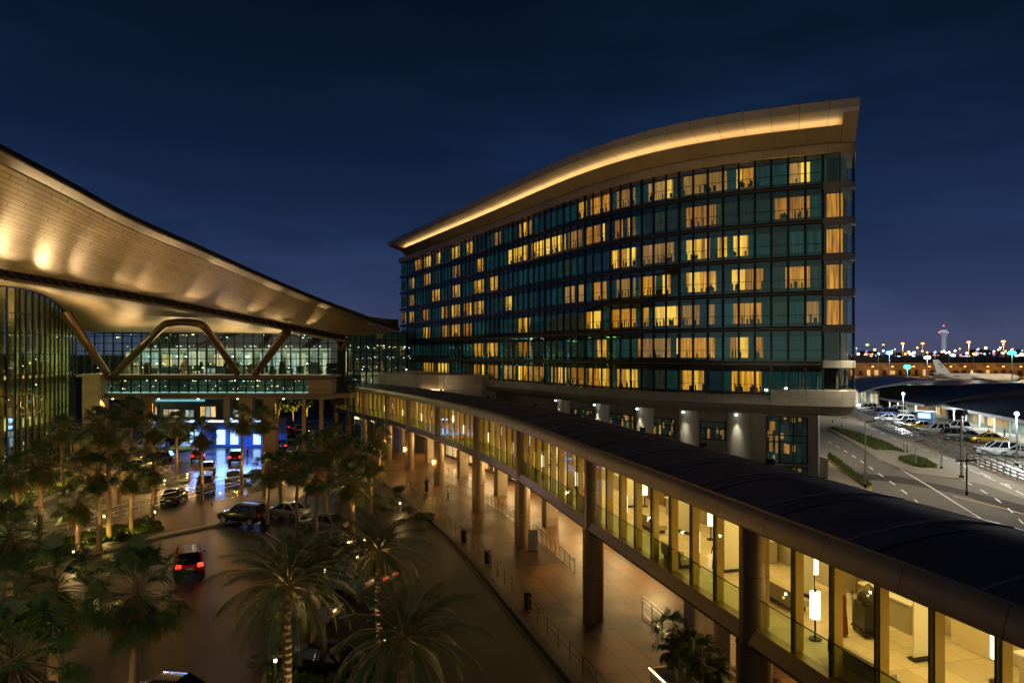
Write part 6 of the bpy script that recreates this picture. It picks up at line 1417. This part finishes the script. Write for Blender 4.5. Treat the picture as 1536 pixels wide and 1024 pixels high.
# far city on the horizon
R.seed(77); cproto = []
cm = [emit('city_warm', (1, .62, .3), 4), emit('city_white', (.8, .9, 1), 4), emit('city_blue', (.25, .45, 1), 2.5), emit('city_red', (1, .2, .12), 2.2), emit('city_teal', (.3, 1, .85), 2.0)]
for v in range(6):
    t = thing('far_building', 'x', 'building'); hh = R.uniform(9, 22); ww = R.uniform(14, 34); b = MB(); b.box((0, 0, hh / 2), (ww, 14, hh)); b.build('wall', pbr('far_wall', (.10, .11, .16), .8, 0, .2, .05), t)
    for k in range(11):
        b = MB(); z = R.uniform(.3, 1.1) * hh; b.box((R.uniform(-.5, .5) * ww, -7.3, z), (R.uniform(1.4, 4.2), .3, R.uniform(1.2, 3.2))); b.build('window', cm[R.choices(range(5), (5, 4, 2, 1.2, 1))[0]], t)
    cproto.append(t)
for i in range(64):
    t = cproto[i] if i < 6 else copy_tree(cproto[R.randrange(6)]); px = R.uniform(1262, 1560); Y = R.uniform(700, 1350); x = (px - CX) / F * Y; t.location = (x, Y, 0); t.rotation_euler = (0, 0, R.uniform(-.25, .25)); t.scale = (1, 1, R.uniform(.6, 1.25))
    tag(t, 'tiny far building with scattered coloured lights on the night horizon', group='far city buildings on the horizon')

# ragged grass blades on the verges
def blades(polys, n, z, h, seed):
    r = random.Random(seed); b = MB()
    for poly in polys:
        xs = [p.x for p in poly]; ys = [p.y for p in poly]; k = 0
        while k < n:
            x, y = r.uniform(min(xs), max(xs)), r.uniform(min(ys), max(ys)); ins = False; j = len(poly) - 1
            for i in range(len(poly)):
                if (poly[i].y > y) != (poly[j].y > y) and x < (poly[j].x - poly[i].x) * (y - poly[i].y) / (poly[j].y - poly[i].y) + poly[i].x: ins = not ins
                j = i
            k += 1
            if not ins: continue
            a = r.uniform(0, 3.14); w = r.uniform(.05, .14); hh = h * r.uniform(.5, 1.5); b.add([(x - w * math.cos(a), y - w * math.sin(a), z), (x + w * math.cos(a), y + w * math.sin(a), z), (x + r.uniform(-.1, .1), y + r.uniform(-.1, .1), z + hh)], [[0, 1, 2]])
    o = b.build('grass', M['grass']); o['kind'] = 'stuff'; return o
blades([RZ([(75, 213), (160, 225), (300, 265), (480, 325), (630, 398), (560, 386), (420, 380), (250, 302)]), RZ([(590, 452), (700, 440), (800, 468), (878, 518), (760, 516), (690, 500)]), RZ([(60, 415), (90, 428), (240, 540), (400, 668), (360, 668), (200, 560), (60, 455)])], 9000, ZR + .2, .3, 5)
blades([[G(60, 850), G(110, 826), G(200, 806), G(245, 797), G(238, 784), G(160, 797), G(90, 812), G(40, 830)], [G(0, 768), G(60, 750), G(112, 731), G(118, 718), G(88, 707), G(30, 711)], [G(405, 992), G(470, 975), G(590, 990), G(625, 1045), G(620, 1110), G(440, 1110), G(402, 1030)]], 4500, .2, .22, 6)

R.seed(404)
SMW = ['left end', 'first third', 'middle', 'second third', 'right end']
used_l = {}
for i in range(26):
    px = 1288 + i * 9.6 + R.uniform(-4, 4); Y = R.choice([380, 450, 520, 640, 800]); py = 530 - R.uniform(-2, 9) * (1 if Y > 500 else .5)
    m, cn = R.choice([('lamp_orange', 'orange'), ('lamp_orange', 'orange'), ('lamp_cool', 'white'), ('lamp_cool', 'white'), ('lamp_blue', 'blue'), ('lamp_warm', 'amber')])
    p = W(px, py, Y); p.z = max(p.z, 13.5); k = Y / 500
    t = thing('apron_lamp', 'small %s apron lamp on a thin pole on the night horizon' % cn, 'lamp post', (p.x, Y, 0), 'small %s apron lamps' % cn)
    b = MB(); b.tube([(p.x, Y, 0), (p.x, Y, p.z)], .16 * k, 6); b.build('pole', M['steel'], t, 40); rr = .75 * k * R.uniform(.6, 1.3); b = MB(); b.tube([(p.x, Y, p.z - rr), (p.x, Y, p.z - rr * .7), (p.x, Y, p.z), (p.x, Y, p.z + rr * .7), (p.x, Y, p.z + rr)], [rr * .1, rr * .7, rr, rr * .7, rr * .1], 8); b.build('lamp_head', M[m], t, 60)
